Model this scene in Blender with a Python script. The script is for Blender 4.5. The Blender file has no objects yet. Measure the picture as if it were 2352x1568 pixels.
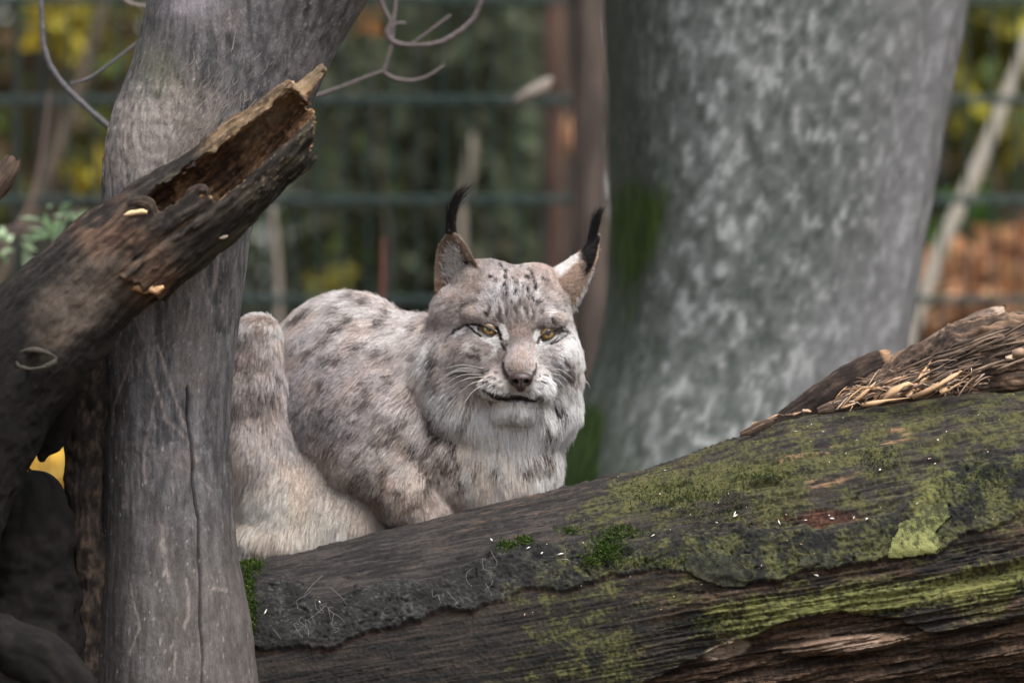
import bpy, math, random
import numpy as np
from mathutils import Vector, Matrix

C = bpy.context.scene.collection
SC = bpy.context.scene
rad = math.radians

# ------------------------------------------------------------------ camera
CAMZ = 1.1
cam = bpy.data.objects.new('camera', bpy.data.cameras.new('camera'))
C.objects.link(cam)
cam.location = (0.0, -8.0, CAMZ)
cam.rotation_euler = (rad(90), 0, 0)
cam.data.sensor_width = 36.0
cam.data.lens = 200.0
cam.data.clip_start = 0.1
cam.data.clip_end = 400.0
cam.data.dof.use_dof = True
cam.data.dof.focus_distance = 7.74
cam.data.dof.aperture_fstop = 3.1
cam.data.dof.aperture_blades = 7
SC.camera = cam

# ------------------------------------------------------------------ sky, sun, exposure
SUN_EL, SUN_AZ = 62.0, 140.0          # the brighter part of an overcast sky: high, to the right
world = bpy.data.worlds.new('World')
SC.world = world
world.use_nodes = True
wt = world.node_tree
wt.nodes.clear()
sky = wt.nodes.new('ShaderNodeTexSky')
sky.sky_type = 'NISHITA'
sky.sun_disc = False
sky.sun_elevation = rad(SUN_EL)
sky.sun_rotation = rad(SUN_AZ)
sky.air_density = 1.0
sky.dust_density = 3.0
sky.ozone_density = 1.0
bg = wt.nodes.new('ShaderNodeBackground')
bg.inputs['Strength'].default_value = 0.12
wo = wt.nodes.new('ShaderNodeOutputWorld')
cloud = wt.nodes.new('ShaderNodeHueSaturation')          # cloud cover takes most of the blue out of the sky
cloud.inputs['Saturation'].default_value = 0.35
wt.links.new(sky.outputs['Color'], cloud.inputs['Color'])
wt.links.new(cloud.outputs['Color'], bg.inputs['Color'])
wt.links.new(bg.outputs['Background'], wo.inputs['Surface'])

sl = bpy.data.lights.new('sun', 'SUN')
sl.energy = 1.5
sl.angle = rad(36)
sl.color = (1.0, 0.95, 0.88)
sun = bpy.data.objects.new('sun', sl)
C.objects.link(sun)
# direction the light comes from (azimuth measured from +Y towards +X)
sd = Vector((math.sin(rad(SUN_AZ)) * math.cos(rad(SUN_EL)), math.cos(rad(SUN_AZ)) * math.cos(rad(SUN_EL)), math.sin(rad(SUN_EL))))
sun.rotation_euler = sd.to_track_quat('Z', 'Y').to_euler()

SC.view_settings.view_transform = 'Standard'
SC.view_settings.look = 'None'
SC.view_settings.exposure = 1.4
SC.view_settings.gamma = 1.0
SC.view_settings.use_curve_mapping = False
SC.render.engine = 'CYCLES'
SC.cycles.use_denoising = True
SC.cycles.use_adaptive_sampling = False
SC.cycles.max_bounces = 8
SC.cycles.diffuse_bounces = 3
SC.cycles.glossy_bounces = 3
SC.cycles.transmission_bounces = 6
SC.cycles.transparent_max_bounces = 8

# ------------------------------------------------------------------ units: V pixels of the layout sheet (2352 wide) at a distance
Q = 1.44 / 8.0 / 2352.0

def P(u, v, d):
    "layout-sheet position at distance d from the camera plane -> world"
    return np.array([(u - 1176.0) * Q * d, d - 8.0, CAMZ + (784.0 - v) * Q * d])

def proj(p):
    d = p[:, 1] + 8.0
    return p[:, 0] / (Q * d) + 1176.0, 784.0 - (p[:, 2] - CAMZ) / (Q * d)

# ------------------------------------------------------------------ noise (vectorised)
def _hash(ix, iy, iz, seed):
    h = (ix.astype(np.uint32) * np.uint32(374761393) + iy.astype(np.uint32) * np.uint32(668265263)
         + iz.astype(np.uint32) * np.uint32(2147483647) + np.uint32((seed * 974634 + 12345) & 0xffffffff))
    h = (h ^ (h >> np.uint32(13))) * np.uint32(1274126177)
    h = (h ^ (h >> np.uint32(16))) * np.uint32(2246822519)
    h = h ^ (h >> np.uint32(15))
    return h.astype(np.float32) * np.float32(2.0 / 4294967295.0) - np.float32(1.0)

def vnoise(p, seed=0):
    p = np.asarray(p, dtype=np.float32)
    i = np.floor(p).astype(np.int64)
    f = (p - i).astype(np.float32)
    u = f * f * (3 - 2 * f)
    x0, y0, z0 = i[:, 0], i[:, 1], i[:, 2]
    def c(a, b, d):
        return _hash(x0 + a, y0 + b, z0 + d, seed)
    ux, uy, uz = u[:, 0], u[:, 1], u[:, 2]
    x00 = c(0, 0, 0) * (1 - ux) + c(1, 0, 0) * ux
    x10 = c(0, 1, 0) * (1 - ux) + c(1, 1, 0) * ux
    x01 = c(0, 0, 1) * (1 - ux) + c(1, 0, 1) * ux
    x11 = c(0, 1, 1) * (1 - ux) + c(1, 1, 1) * ux
    return (x00 * (1 - uy) + x10 * uy) * (1 - uz) + (x01 * (1 - uy) + x11 * uy) * uz

def fbm(p, octv=4, seed=0, gain=0.5, lac=2.03):
    p = np.asarray(p, dtype=np.float32)
    a, s, t = 1.0, 0.0, 0.0
    for k in range(octv):
        s = s + a * vnoise(p, seed + 17 * k)
        t += a
        a *= gain
        p = p * lac + 3.7
    return s / t

def ridged(p, octv=4, seed=0, gain=0.5):
    p = np.asarray(p, dtype=np.float32)
    a, s, t = 1.0, 0.0, 0.0
    for k in range(octv):
        s = s + a * (1 - np.abs(vnoise(p, seed + 17 * k)) * 2)
        t += a
        a *= gain
        p = p * 2.03 + 3.7
    return s / t

def sstep(a, b, x):
    t = np.clip((np.asarray(x, dtype=np.float64) - a) / (b - a), 0, 1)
    return t * t * (3 - 2 * t)

def mixc(a, b, t):
    t = np.asarray(t)[..., None]
    return np.asarray(a) * (1 - t) + np.asarray(b) * t

def stack(*a):
    return np.stack(np.broadcast_arrays(*a), axis=-1)

# ------------------------------------------------------------------ mesh + object helpers
def mesh(name, verts, faces, col=None, suv=None, smooth=True):
    me = bpy.data.meshes.new(name)
    verts = np.asarray(verts, dtype=np.float32)
    if isinstance(faces, np.ndarray):
        n, k = faces.shape
        me.vertices.add(len(verts)); me.vertices.foreach_set('co', verts.ravel())
        me.loops.add(n * k); me.loops.foreach_set('vertex_index', faces.astype(np.int32).ravel())
        me.polygons.add(n)
        me.polygons.foreach_set('loop_start', np.arange(0, n * k, k, dtype=np.int32))
        me.polygons.foreach_set('loop_total', np.full(n, k, dtype=np.int32))
        me.update(calc_edges=True)
    else:
        me.from_pydata([tuple(map(float, v)) for v in verts], [], [tuple(map(int, f)) for f in faces])
    if col is not None:
        a = me.attributes.new('col', 'FLOAT_COLOR', 'POINT')
        c4 = np.ones((len(verts), 4), dtype=np.float32); c4[:, :3] = np.clip(col, 0, 1)
        a.data.foreach_set('color', c4.ravel())
    if suv is not None:
        a = me.attributes.new('suv', 'FLOAT_VECTOR', 'POINT')
        a.data.foreach_set('vector', np.asarray(suv, dtype=np.float32).ravel())
    if smooth:
        me.polygons.foreach_set('use_smooth', np.ones(len(me.polygons), dtype=bool))
    me.validate()
    return me

def obj(name, me, mat=None, parent=None):
    o = bpy.data.objects.new(name, me)
    C.objects.link(o)
    if mat is not None and len(me.materials) == 0:
        me.materials.append(mat)
    if parent is not None:
        o.parent = parent
    return o

def tag(o, label=None, cat=None, group=None, kind=None):
    if label: o['label'] = label
    if cat: o['category'] = cat
    if group: o['group'] = group
    if kind: o['kind'] = kind
    return o

def thing(name, label, cat, loc=(0, 0, 0), group=None):
    o = bpy.data.objects.new(name, None)
    C.objects.link(o)
    o.location = tuple(float(x) for x in loc)
    o.empty_display_size = 0.05
    return tag(o, label, cat, group)

def keep(parent, o):
    "parent o without moving it (parents here only carry a location)"
    o.parent = parent
    o.matrix_parent_inverse = Matrix.Translation(parent.location).inverted()
    return o

class MB:
    "collects simple shapes as one mesh"
    def __init__(self): self.v, self.f, self.c, self.n = [], [], [], 0
    def add(self, v, f, col=None):
        v = np.asarray(v, dtype=np.float64)
        self.v.append(v)
        self.f.append(np.asarray(f, dtype=np.int64) + self.n)
        self.c.append(np.tile(np.asarray(col if col is not None else (0.5, 0.5, 0.5)), (len(v), 1)) if col is None or np.ndim(col) == 1 else np.asarray(col))
        self.n += len(v)
    def build(self, name, mat, parent=None, smooth=True):
        me = mesh(name, np.concatenate(self.v), np.concatenate(self.f), np.concatenate(self.c), smooth=smooth)
        o = obj(name, me, mat)
        if parent is not None: keep(parent, o)
        return o

def resample(pts, n, smooth=True):
    "n rows along control rows (first 3 columns = position), Catmull-Rom"
    pts = np.asarray(pts, dtype=np.float64)
    L = np.concatenate([[0], np.cumsum(np.linalg.norm(np.diff(pts[:, :3], axis=0), axis=1))])
    t = np.linspace(0, L[-1], n)
    i = np.clip(np.searchsorted(L, t, 'right') - 1, 0, len(pts) - 2)
    f = ((t - L[i]) / (L[i + 1] - L[i]))[:, None]
    p1, p2 = pts[i], pts[i + 1]
    if not smooth: return p1 * (1 - f) + p2 * f
    h = (L[i + 1] - L[i])[:, None]
    ia, ib = np.maximum(i - 1, 0), np.minimum(i + 2, len(pts) - 1)
    m1 = (p2 - pts[ia]) / (L[i + 1] - L[ia])[:, None]
    m2 = (pts[ib] - p1) / (L[ib] - L[i])[:, None]
    return ((2 * f ** 3 - 3 * f ** 2 + 1) * p1 + (f ** 3 - 2 * f ** 2 + f) * h * m1
            + (-2 * f ** 3 + 3 * f ** 2) * p2 + (f ** 3 - f ** 2) * h * m2)

def grid_faces(ns, nt, wrap=True):
    a = np.arange(ns - 1)[:, None] * nt
    j = np.arange(nt if wrap else nt - 1)[None, :]
    j2 = (j + 1) % nt
    q = np.stack([a + j, a + j2, a + nt + j2, a + nt + j], axis=-1)
    return q.reshape(-1, 4)

def frames(c):
    t = np.gradient(c, axis=0)
    t /= np.linalg.norm(t, axis=1)[:, None] + 1e-12
    ref = np.array([0.0, -1.0, 0.0])               # towards the viewer side
    n = ref - t * (t @ ref)[:, None]
    bad = np.linalg.norm(n, axis=1) < 1e-3
    n[bad] = np.array([1.0, 0, 0])
    n /= np.linalg.norm(n, axis=1)[:, None]
    b = np.cross(t, n)
    return t, n, b

def tube_grid(ctrl, ns, nt):
    "ctrl rows (x,y,z,R) -> (centres, R, theta grid, n, b); theta 0 faces the viewer side"
    r = resample(ctrl, ns)
    c, R = r[:, :3], r[:, 3]
    t, n, b = frames(c)
    th = np.linspace(0, 2 * math.pi, nt, endpoint=False)
    return c, R, th, t, n, b

def tube_verts(c, R, th, n, b):
    return (c[:, None, :] + R[..., None] * (np.cos(th)[None, :, None] * n[:, None, :] + np.sin(th)[None, :, None] * b[:, None, :])).reshape(-1, 3)

def add_tube(mb, ctrl, ns=12, nt=8, col=(0.3, 0.3, 0.3), noise=0.0, seed=0, cap=True):
    c, R, th, t, n, b = tube_grid(ctrl, ns, nt)
    RR = np.repeat(R[:, None], nt, 1)
    if noise:
        q = tube_verts(c, RR, th, n, b)
        RR = RR * (1 + noise * fbm(q / (np.mean(R) * 1.5), 3, seed).reshape(ns, nt))
    v = tube_verts(c, RR, th, n, b)
    f = grid_faces(ns, nt)
    if cap:
        k = len(v)
        v = np.vstack([v, c[0], c[-1]])
        j = np.arange(nt); j2 = (j + 1) % nt
        f = np.vstack([f, np.stack([j2, j, np.full(nt, k), np.full(nt, k)], 1), np.stack([(ns - 1) * nt + j, (ns - 1) * nt + j2, np.full(nt, k + 1), np.full(nt, k + 1)], 1)])
        f = f
    mb.add(v, f, col)

def surface_nets(F, org, h):
    "zero surface of the scalar field F (negative inside) -> verts, quads"
    nx, ny, nz = F.shape
    S = F < 0
    c = np.zeros((nx - 1, ny - 1, nz - 1), dtype=np.int8)
    offs = [(a, b, d) for a in (0, 1) for b in (0, 1) for d in (0, 1)]
    for a, b, d in offs:
        c += S[a:nx - 1 + a, b:ny - 1 + b, d:nz - 1 + d]
    act = (c > 0) & (c < 8)
    idx = np.argwhere(act)
    vid = np.full(act.shape, -1, dtype=np.int64)
    vid[act] = np.arange(len(idx))
    pos = np.zeros((len(idx), 3)); cnt = np.zeros(len(idx))
    i, j, k = idx.T
    corner = {o: F[i + o[0], j + o[1], k + o[2]] for o in offs}
    for o in offs:
        for ax in range(3):
            if o[ax] == 0:
                p = list(o); p[ax] = 1; p = tuple(p)
                fa, fb = corner[o], corner[p]
                m = (fa < 0) != (fb < 0)
                t = np.where(m, fa / np.where(m, fa - fb, 1), 0)
                q = np.array(o, dtype=float)[None, :] + np.zeros((len(idx), 3))
                q[:, ax] = t
                pos[m] += q[m]; cnt[m] += 1
    pos = (pos / cnt[:, None] + idx) * h + np.asarray(org)
    quads = []
    for ax in range(3):
        sl0 = [slice(None)] * 3; sl1 = [slice(None)] * 3
        sl0[ax] = slice(0, -1); sl1[ax] = slice(1, None)
        e = S[tuple(sl0)] != S[tuple(sl1)]
        o1, o2 = [a for a in range(3) if a != ax]
        m = np.zeros_like(e)
        mm = [slice(None)] * 3
        mm[o1] = slice(1, e.shape[o1] - 1); mm[o2] = slice(1, e.shape[o2] - 1)
        m[tuple(mm)] = e[tuple(mm)]
        a = np.argwhere(m)
        ins = S[tuple(sl0)][m]
        def g(d1, d2):
            b = a.copy(); b[:, o1] += d1; b[:, o2] += d2
            return vid[b[:, 0], b[:, 1], b[:, 2]]
        q = np.stack([g(-1, -1), g(0, -1), g(0, 0), g(-1, 0)], 1)
        flip = ins if ax != 1 else ~ins
        q[~flip] = q[~flip][:, ::-1]
        quads.append(q)
    return pos, np.concatenate(quads)

# ------------------------------------------------------------------ materials
def new_mat(name):
    m = bpy.data.materials.new(name)
    m.use_nodes = True
    nt = m.node_tree
    nt.nodes.clear()
    out = nt.nodes.new('ShaderNodeOutputMaterial')
    bs = nt.nodes.new('ShaderNodeBsdfPrincipled')
    nt.links.new(bs.outputs[0], out.inputs['Surface'])
    return m, nt, bs

def mat_attr(name, rough=0.85, scale=(200, 200, 200), coord='suv', var=0.5, bump=0.3, bump_dist=0.002, spec=0.25, fine=4.0, trans=0.0):
    "base colour from the mesh's own colour attribute, broken up by noise laid along the grain; relief from the same noise"
    m, nt, bs = new_mat(name)
    at = nt.nodes.new('ShaderNodeAttribute'); at.attribute_name = 'col'
    if coord == 'suv':
        co = nt.nodes.new('ShaderNodeAttribute'); co.attribute_name = 'suv'; cs = co.outputs['Vector']
    else:
        co = nt.nodes.new('ShaderNodeTexCoord'); cs = co.outputs['Object']
    mp = nt.nodes.new('ShaderNodeMapping'); mp.inputs['Scale'].default_value = scale
    nt.links.new(cs, mp.inputs['Vector'])
    n1 = nt.nodes.new('ShaderNodeTexNoise'); n1.inputs['Scale'].default_value = 1.0; n1.inputs['Detail'].default_value = 6; n1.inputs['Roughness'].default_value = 0.65
    n2 = nt.nodes.new('ShaderNodeTexNoise'); n2.inputs['Scale'].default_value = fine; n2.inputs['Detail'].default_value = 4
    nt.links.new(mp.outputs[0], n1.inputs['Vector']); nt.links.new(mp.outputs[0], n2.inputs['Vector'])
    ad = nt.nodes.new('ShaderNodeMath'); ad.operation = 'ADD'
    nt.links.new(n1.outputs['Fac'], ad.inputs[0]); nt.links.new(n2.outputs['Fac'], ad.inputs[1])
    mr = nt.nodes.new('ShaderNodeMapRange')
    mr.inputs['From Min'].default_value = 0.6; mr.inputs['From Max'].default_value = 1.4
    mr.inputs['To Min'].default_value = 1 - var; mr.inputs['To Max'].default_value = 1 + var
    nt.links.new(ad.outputs[0], mr.inputs['Value'])
    mx = nt.nodes.new('ShaderNodeVectorMath'); mx.operation = 'SCALE'
    nt.links.new(at.outputs['Color'], mx.inputs[0]); nt.links.new(mr.outputs[0], mx.inputs['Scale'])
    nt.links.new(mx.outputs[0], bs.inputs['Base Color'])
    bs.inputs['Roughness'].default_value = rough
    bs.inputs['Specular IOR Level'].default_value = spec
    if bump:
        bp = nt.nodes.new('ShaderNodeBump'); bp.inputs['Strength'].default_value = bump; bp.inputs['Distance'].default_value = bump_dist
        nt.links.new(ad.outputs[0], bp.inputs['Height']); nt.links.new(bp.outputs[0], bs.inputs['Normal'])
    return m

def mat_plain(name, col, rough=0.8, spec=0.25, var=0.25, scale=60):
    m, nt, bs = new_mat(name)
    co = nt.nodes.new('ShaderNodeTexCoord')
    n1 = nt.nodes.new('ShaderNodeTexNoise'); n1.inputs['Scale'].default_value = scale; n1.inputs['Detail'].default_value = 5
    nt.links.new(co.outputs['Object'], n1.inputs['Vector'])
    mr = nt.nodes.new('ShaderNodeMapRange'); mr.inputs['From Min'].default_value = 0.3; mr.inputs['From Max'].default_value = 0.7
    mr.inputs['To Min'].default_value = 1 - var; mr.inputs['To Max'].default_value = 1 + var
    nt.links.new(n1.outputs['Fac'], mr.inputs['Value'])
    mx = nt.nodes.new('ShaderNodeVectorMath'); mx.operation = 'SCALE'; mx.inputs[0].default_value = col[:3]
    nt.links.new(mr.outputs[0], mx.inputs['Scale'])
    nt.links.new(mx.outputs[0], bs.inputs['Base Color'])
    bs.inputs['Roughness'].default_value = rough
    bs.inputs['Specular IOR Level'].default_value = spec
    return m

def mat_leaf(name):
    m = bpy.data.materials.new(name); m.use_nodes = True
    nt = m.node_tree; nt.nodes.clear()
    out = nt.nodes.new('ShaderNodeOutputMaterial')
    at = nt.nodes.new('ShaderNodeAttribute'); at.attribute_name = 'col'
    d = nt.nodes.new('ShaderNodeBsdfDiffuse'); t = nt.nodes.new('ShaderNodeBsdfTranslucent')
    mx = nt.nodes.new('ShaderNodeMixShader'); mx.inputs[0].default_value = 0.35
    nt.links.new(at.outputs['Color'], d.inputs['Color']); nt.links.new(at.outputs['Color'], t.inputs['Color'])
    nt.links.new(d.outputs[0], mx.inputs[1]); nt.links.new(t.outputs[0], mx.inputs[2]); nt.links.new(mx.outputs[0], out.inputs['Surface'])
    return m

M_LEAF = mat_leaf('leaf')
M_BARKA = mat_attr('bark_rough', 0.9, (160, 160, 160), 'object', 0.45, 0.5, 0.004)
M_TWIG = mat_attr('twig_bark', 0.8, (150, 150, 150), 'object', 0.3, 0.2, 0.001)
# ================================================================== THE GROUND AND WHAT STANDS BEHIND
rng = np.random.default_rng(7)

def build_ground():
    n = 141
    a = np.concatenate([-np.geomspace(150, 7, 25)[:-1], np.linspace(-7, 7, n - 48), np.geomspace(7, 150, 25)[1:]])
    X, Y = np.meshgrid(a, a + 2.0, indexing='ij')
    p = np.stack([X.ravel(), Y.ravel(), np.zeros(X.size)], 1)
    z = 0.06 * fbm(p * 0.6, 4, 3) * np.clip(1, 0, 1) + 0.02 * fbm(p * 4, 3, 4)
    v = p.copy(); v[:, 2] = z - 0.05
    m, nt, bs = new_mat('forest_floor')
    co = nt.nodes.new('ShaderNodeTexCoord')
    vo = nt.nodes.new('ShaderNodeTexVoronoi'); vo.inputs['Scale'].default_value = 16
    nz = nt.nodes.new('ShaderNodeTexNoise'); nz.inputs['Scale'].default_value = 3; nz.inputs['Detail'].default_value = 6
    nt.links.new(co.outputs['Object'], vo.inputs['Vector']); nt.links.new(co.outputs['Object'], nz.inputs['Vector'])
    rp = nt.nodes.new('ShaderNodeValToRGB')
    e = rp.color_ramp.elements
    e[0].position = 0.0; e[0].color = (0.035, 0.024, 0.014, 1)
    e[1].position = 1.0; e[1].color = (0.17, 0.09, 0.035, 1)
    x = e.new(0.5); x.color = (0.08, 0.05, 0.024, 1)
    mx = nt.nodes.new('ShaderNodeMix'); mx.data_type = 'RGBA'; mx.inputs[0].default_value = 0.5
    sep = nt.nodes.new('ShaderNodeSeparateColor')
    nt.links.new(vo.outputs['Color'], sep.inputs[0])
    nt.links.new(sep.outputs[0], rp.inputs[0])
    rp2 = nt.nodes.new('ShaderNodeValToRGB'); rp2.color_ramp.elements[0].color = (0.03, 0.035, 0.015, 1); rp2.color_ramp.elements[1].color = (0.12, 0.08, 0.04, 1)
    nt.links.new(nz.outputs['Fac'], rp2.inputs[0])
    nt.links.new(rp.outputs[0], mx.inputs[6]); nt.links.new(rp2.outputs[0], mx.inputs[7])
    nt.links.new(mx.outputs[2], bs.inputs['Base Color'])
    bs.inputs['Roughness'].default_value = 0.95
    bp = nt.nodes.new('ShaderNodeBump'); bp.inputs['Strength'].default_value = 0.6; bp.inputs['Distance'].default_value = 0.03
    nt.links.new(vo.outputs['Distance'], bp.inputs['Height']); nt.links.new(bp.outputs[0], bs.inputs['Normal'])
    o = obj('ground', mesh('ground', v, grid_faces(n + 1 - 1, n + 1 - 1, False) if len(a) == n else grid_faces(len(a), len(a), False)), m)
    tag(o, 'brown leaf strewn forest floor under the logs', 'ground', kind='structure')
build_ground()

def ctrl_px(rows, d, dz=None):
    "rows of (v, left u, right u) at distance d -> tube control rows (x,y,z,R)"
    out = []
    for r in rows:
        v, a, b = r[:3]
        dd = d if len(r) < 4 else d + r[3]
        p = P((a + b) / 2, v, dd)
        out.append((p[0], p[1], p[2], (b - a) / 2 * Q * dd))
    return out

def bark_tube(name, ctrl, ns, nt_, colf, dispf, mat, parent):
    c, R, th, t, n, b = tube_grid(ctrl, ns, nt_)
    base = tube_verts(c, np.repeat(R[:, None], nt_, 1), th, n, b)
    s = np.concatenate([[0], np.cumsum(np.linalg.norm(np.diff(c, axis=0), axis=1))])
    S = np.repeat(s[:, None], nt_, 1).ravel(); T = np.tile(th, ns)
    RR = np.repeat(R[:, None], nt_, 1).ravel()
    disp = dispf(base, S, T, RR)
    nrm = base - np.repeat(c, nt_, 0); nrm /= np.linalg.norm(nrm, axis=1)[:, None]
    v = base + nrm * disp[:, None]
    col = colf(base, S, T, RR, disp)
    suv = np.stack([S, np.cos(T) * RR, np.sin(T) * RR], 1)
    me = mesh(name, v, grid_faces(ns, nt_), col, suv)
    o = obj(name, me, mat)
    keep(parent, o)
    return o

# ---- the big beech behind the animal
BD = 9.2
beech = thing('beech_tree', 'thick grey beech trunk with mottled lichen bark and mossy patch right behind the lynx', 'tree', (P(1700, 0, BD)[0], BD - 8, 0))
rows = [(2480, 900, 2420), (2310, 1020, 2290), (2150, 1180, 2170), (1900, 1262, 2100), (1500, 1290, 2062), (1200, 1262, 2046), (1050, 1296, 2042), (900, 1348, 2052), (750, 1378, 2072),
        (600, 1388, 2098), (450, 1392, 2122), (300, 1394, 2150), (150, 1390, 2180), (0, 1384, 2208), (-150, 1378, 2232), (-900, 1340, 2330), (-2400, 1420, 2280), (-4200, 1560, 2240)]
def beech_disp(p, S, T, R):
    q = p * np.array([1, 1, 0.35])
    lob = 0.012 * np.cos(T * 3 + 0.7 + S * 0.3) + 0.008 * np.cos(T * 5 + 2 + S * 0.5)
    ridge = 0.016 * np.exp(-((np.mod(T - 1.15 + np.pi, 2 * np.pi) - np.pi) / 0.11) ** 2)
    return lob + ridge + 0.010 * fbm(q * 5, 3, 11) + 0.004 * fbm(p * np.array([30, 30, 10]), 3, 12)
def beech_col(p, S, T, R, d):
    n1 = fbm(p * np.array([72, 72, 52]), 4, 21, 0.6)
    n2 = fbm(p * np.array([9, 9, 3]), 3, 22)
    n3 = fbm(p * np.array([80, 80, 30]), 2, 23)
    base = mixc((0.088, 0.100, 0.094), (0.165, 0.176, 0.174), sstep(-0.5, 0.5, n1 * 1.3 + 0.6 * n2))
    base = mixc(base, (0.33, 0.345, 0.345), sstep(0.10, 0.5, n1 + 0.35 * n3 + 0.25 * n2) * 0.85)
    base = mixc(base, (0.05, 0.06, 0.05), sstep(0.15, 0.6, -n1 - 0.35 * n2 + 0.3 * n3) * 0.8)
    U, V = proj(p)
    lav = sstep(1750, 2080, U + 0.18 * (V - 784) + 120 * n2)
    base = mixc(base, (0.22, 0.21, 0.235), lav * 0.45)  # light falling on the right side, painted in as paler lavender
    grn = sstep(1640, 1380, U + 70 * n2)
    base = mixc(base, (0.055, 0.072, 0.052), grn * 0.75)  # shaded left edge painted in as dark green
    front = p[:, 1] < BD - 8
    U2, V2 = U + 38 * n2 + 22 * fbm(p * 22, 2, 24), V + 40 * fbm(p * 14, 3, 25)
    moss = np.exp(-(((U2 - 1458) / 78) ** 2 + ((V2 - 505) / 105) ** 2)) + 0.3 * np.exp(-(((U2 - 1400) / 40) ** 2 + ((V2 - 640) / 150) ** 2)) + 0.25 * np.exp(-(((U - 1440) / 40) ** 2 + ((V - 700) / 90) ** 2))
    moss += 1.3 * sstep(1400, 1330, U) * sstep(880, 1000, V)
    moss = moss * front
    m = sstep(0.20, 0.75, 1.1 * moss + 0.35 * n1)
    base = mixc(base, mixc((0.022, 0.045, 0.008), (0.05, 0.085, 0.016), sstep(-0.4, 0.4, n3)), m)
    return base
M_BEECH = mat_attr('beech_bark', 0.9, (120, 120, 120), 'suv', 0.25, 0.35, 0.003)
bark_tube('trunk', ctrl_px(rows, BD), 560, 300, beech_col, beech_disp, M_BEECH, beech)
for k, (x, y, z, a, l) in enumerate([(0.5, 2.0, 4.3, 0.5, 2.2), (0.55, 1.8, 4.5, -2.3, 2.4), (0.6, 1.7, 4.2, 2.2, 2.0)]):
    mb = MB()
    pts = [(x + math.cos(a) * t * l * 0.7, y + math.sin(a) * t * l * 0.7, z + t * l * 0.9, 0.20 * (1 - 0.8 * t) + 0.01) for t in np.linspace(0, 1, 6)]
    add_tube(mb, pts, 24, 14, (0.24, 0.24, 0.24), 0.15, 40 + k)
    mb.build('limb', M_BARKA, beech)
# moss pelt standing off the bark
def moss_blades(n, fpos, length, cols, seed, w=0.0016):
    r = np.random.default_rng(seed)
    p, nr = fpos(n, r)
    d = nr + 0.55 * r.normal(size=(n, 3)); d /= np.linalg.norm(d, axis=1)[:, None]
    s = np.cross(d, r.normal(size=(n, 3))); s /= np.linalg.norm(s, axis=1)[:, None]
    L = length * (0.5 + r.random(n))[:, None]
    droop = np.array([0, 0, -0.35]) * L
    v = np.stack([p - s * w, p + s * w, p + d * L * 0.6 + s * w * 0.7, p + d * L + droop * 0.5], 1).reshape(-1, 3)
    k = np.arange(n)[:, None] * 4
    f = np.concatenate([k + 0, k + 1, k + 2, k + 3], 1)
    c = np.asarray(cols)[r.integers(0, len(cols), n)] * (0.7 + 0.6 * r.random(n))[:, None]
    return v, f, np.repeat(c, 4, 0)

# ---- slender trunks beside the beech
def trunk_thing(name, label, rows, d, c1, c2, seed, disp=0.02, ns=160, nt_=40, group=None, scl=(40, 40, 8)):
    cp = ctrl_px(rows, d)
    t = thing(name, label, 'tree', (cp[0][0], cp[0][1], max(0, cp[0][2])), group)
    def dz(p, S, T, R): return disp * R * 6 * fbm(p * np.array(scl), 3, seed)
    def cf(p, S, T, R, dd): return mixc(c1, c2, sstep(-0.45, 0.45, fbm(p * np.array(scl), 4, seed + 5, 0.6)))
    bark_tube('trunk', cp, ns, nt_, cf, dz, M_BARKA, t)
    return t
GB = 784 + 1.15 / (Q * 12.6)
trunk_thing('pine_tree', 'slim reddish brown trunk standing behind the wire fence left of the beech', [(GB, 1215, 1330), (700, 1236, 1318), (300, 1240, 1322), (0, 1244, 1326), (-900, 1262, 1330), (-2600, 1280, 1330)], 12.6, (0.045, 0.032, 0.027), (0.15, 0.092, 0.070), 51)
trunk_thing('young_tree', 'slim grey brown trunk close against the left edge of the beech', [(784 + 1.15 / (Q * 10.9), 1305, 1400), (700, 1318, 1396), (300, 1316, 1392), (0, 1312, 1390), (-900, 1300, 1370), (-2600, 1290, 1340)], 10.9, (0.062, 0.05, 0.045), (0.15, 0.115, 0.10), 52)

# ---- the wire fence
FD = 11.4
fence = thing('wire_fence', 'dark green double rod mesh fence running across behind the trees', 'fence', (0, FD - 8, 0))
M_FENCE = mat_plain('green_coated_steel', (0.022, 0.046, 0.044), 0.45, 0.4, 0.2, 20)
def rod(p0, p1, r, n=8):
    mb = MB(); add_tube(mb, [(*p0, r), (*((np.array(p0) + np.array(p1)) / 2), r), (*p1, r)], 2, n); return mb
y0 = FD - 8
Z0 = 1.1 + (784 - 460) * Q * FD            # a horizontal pair on the photo's clearest bar
zs = [Z0 + 0.2 * k for k in range(-6, 5)]
wire_me = None
mbv = rod((0, 0, 0.02), (0, 0, zs[-1] + 0.03), 0.0029)
wire_me = mesh('wire', np.concatenate(mbv.v), np.concatenate(mbv.f), np.concatenate(mbv.c))
wire_me.materials.append(M_FENCE)
for k in range(-50, 51):
    o = bpy.data.objects.new('wire', wire_me); C.objects.link(o); o.location = (k * 0.05 + 0.012, y0, 0); keep(fence, o)
mbh = rod((-2.55, 0, 0), (2.55, 0, 0), 0.0038)
rail_me = mesh('rail', np.concatenate(mbh.v), np.concatenate(mbh.f), np.concatenate(mbh.c))
rail_me.materials.append(M_FENCE)
for z in zs:
    for dy, dzz in ((-0.0085, 0.005), (0.0085, -0.004)):
        o = bpy.data.objects.new('rail', rail_me); C.objects.link(o); o.location = (0, y0 + dy, z + dzz); keep(fence, o)
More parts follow.
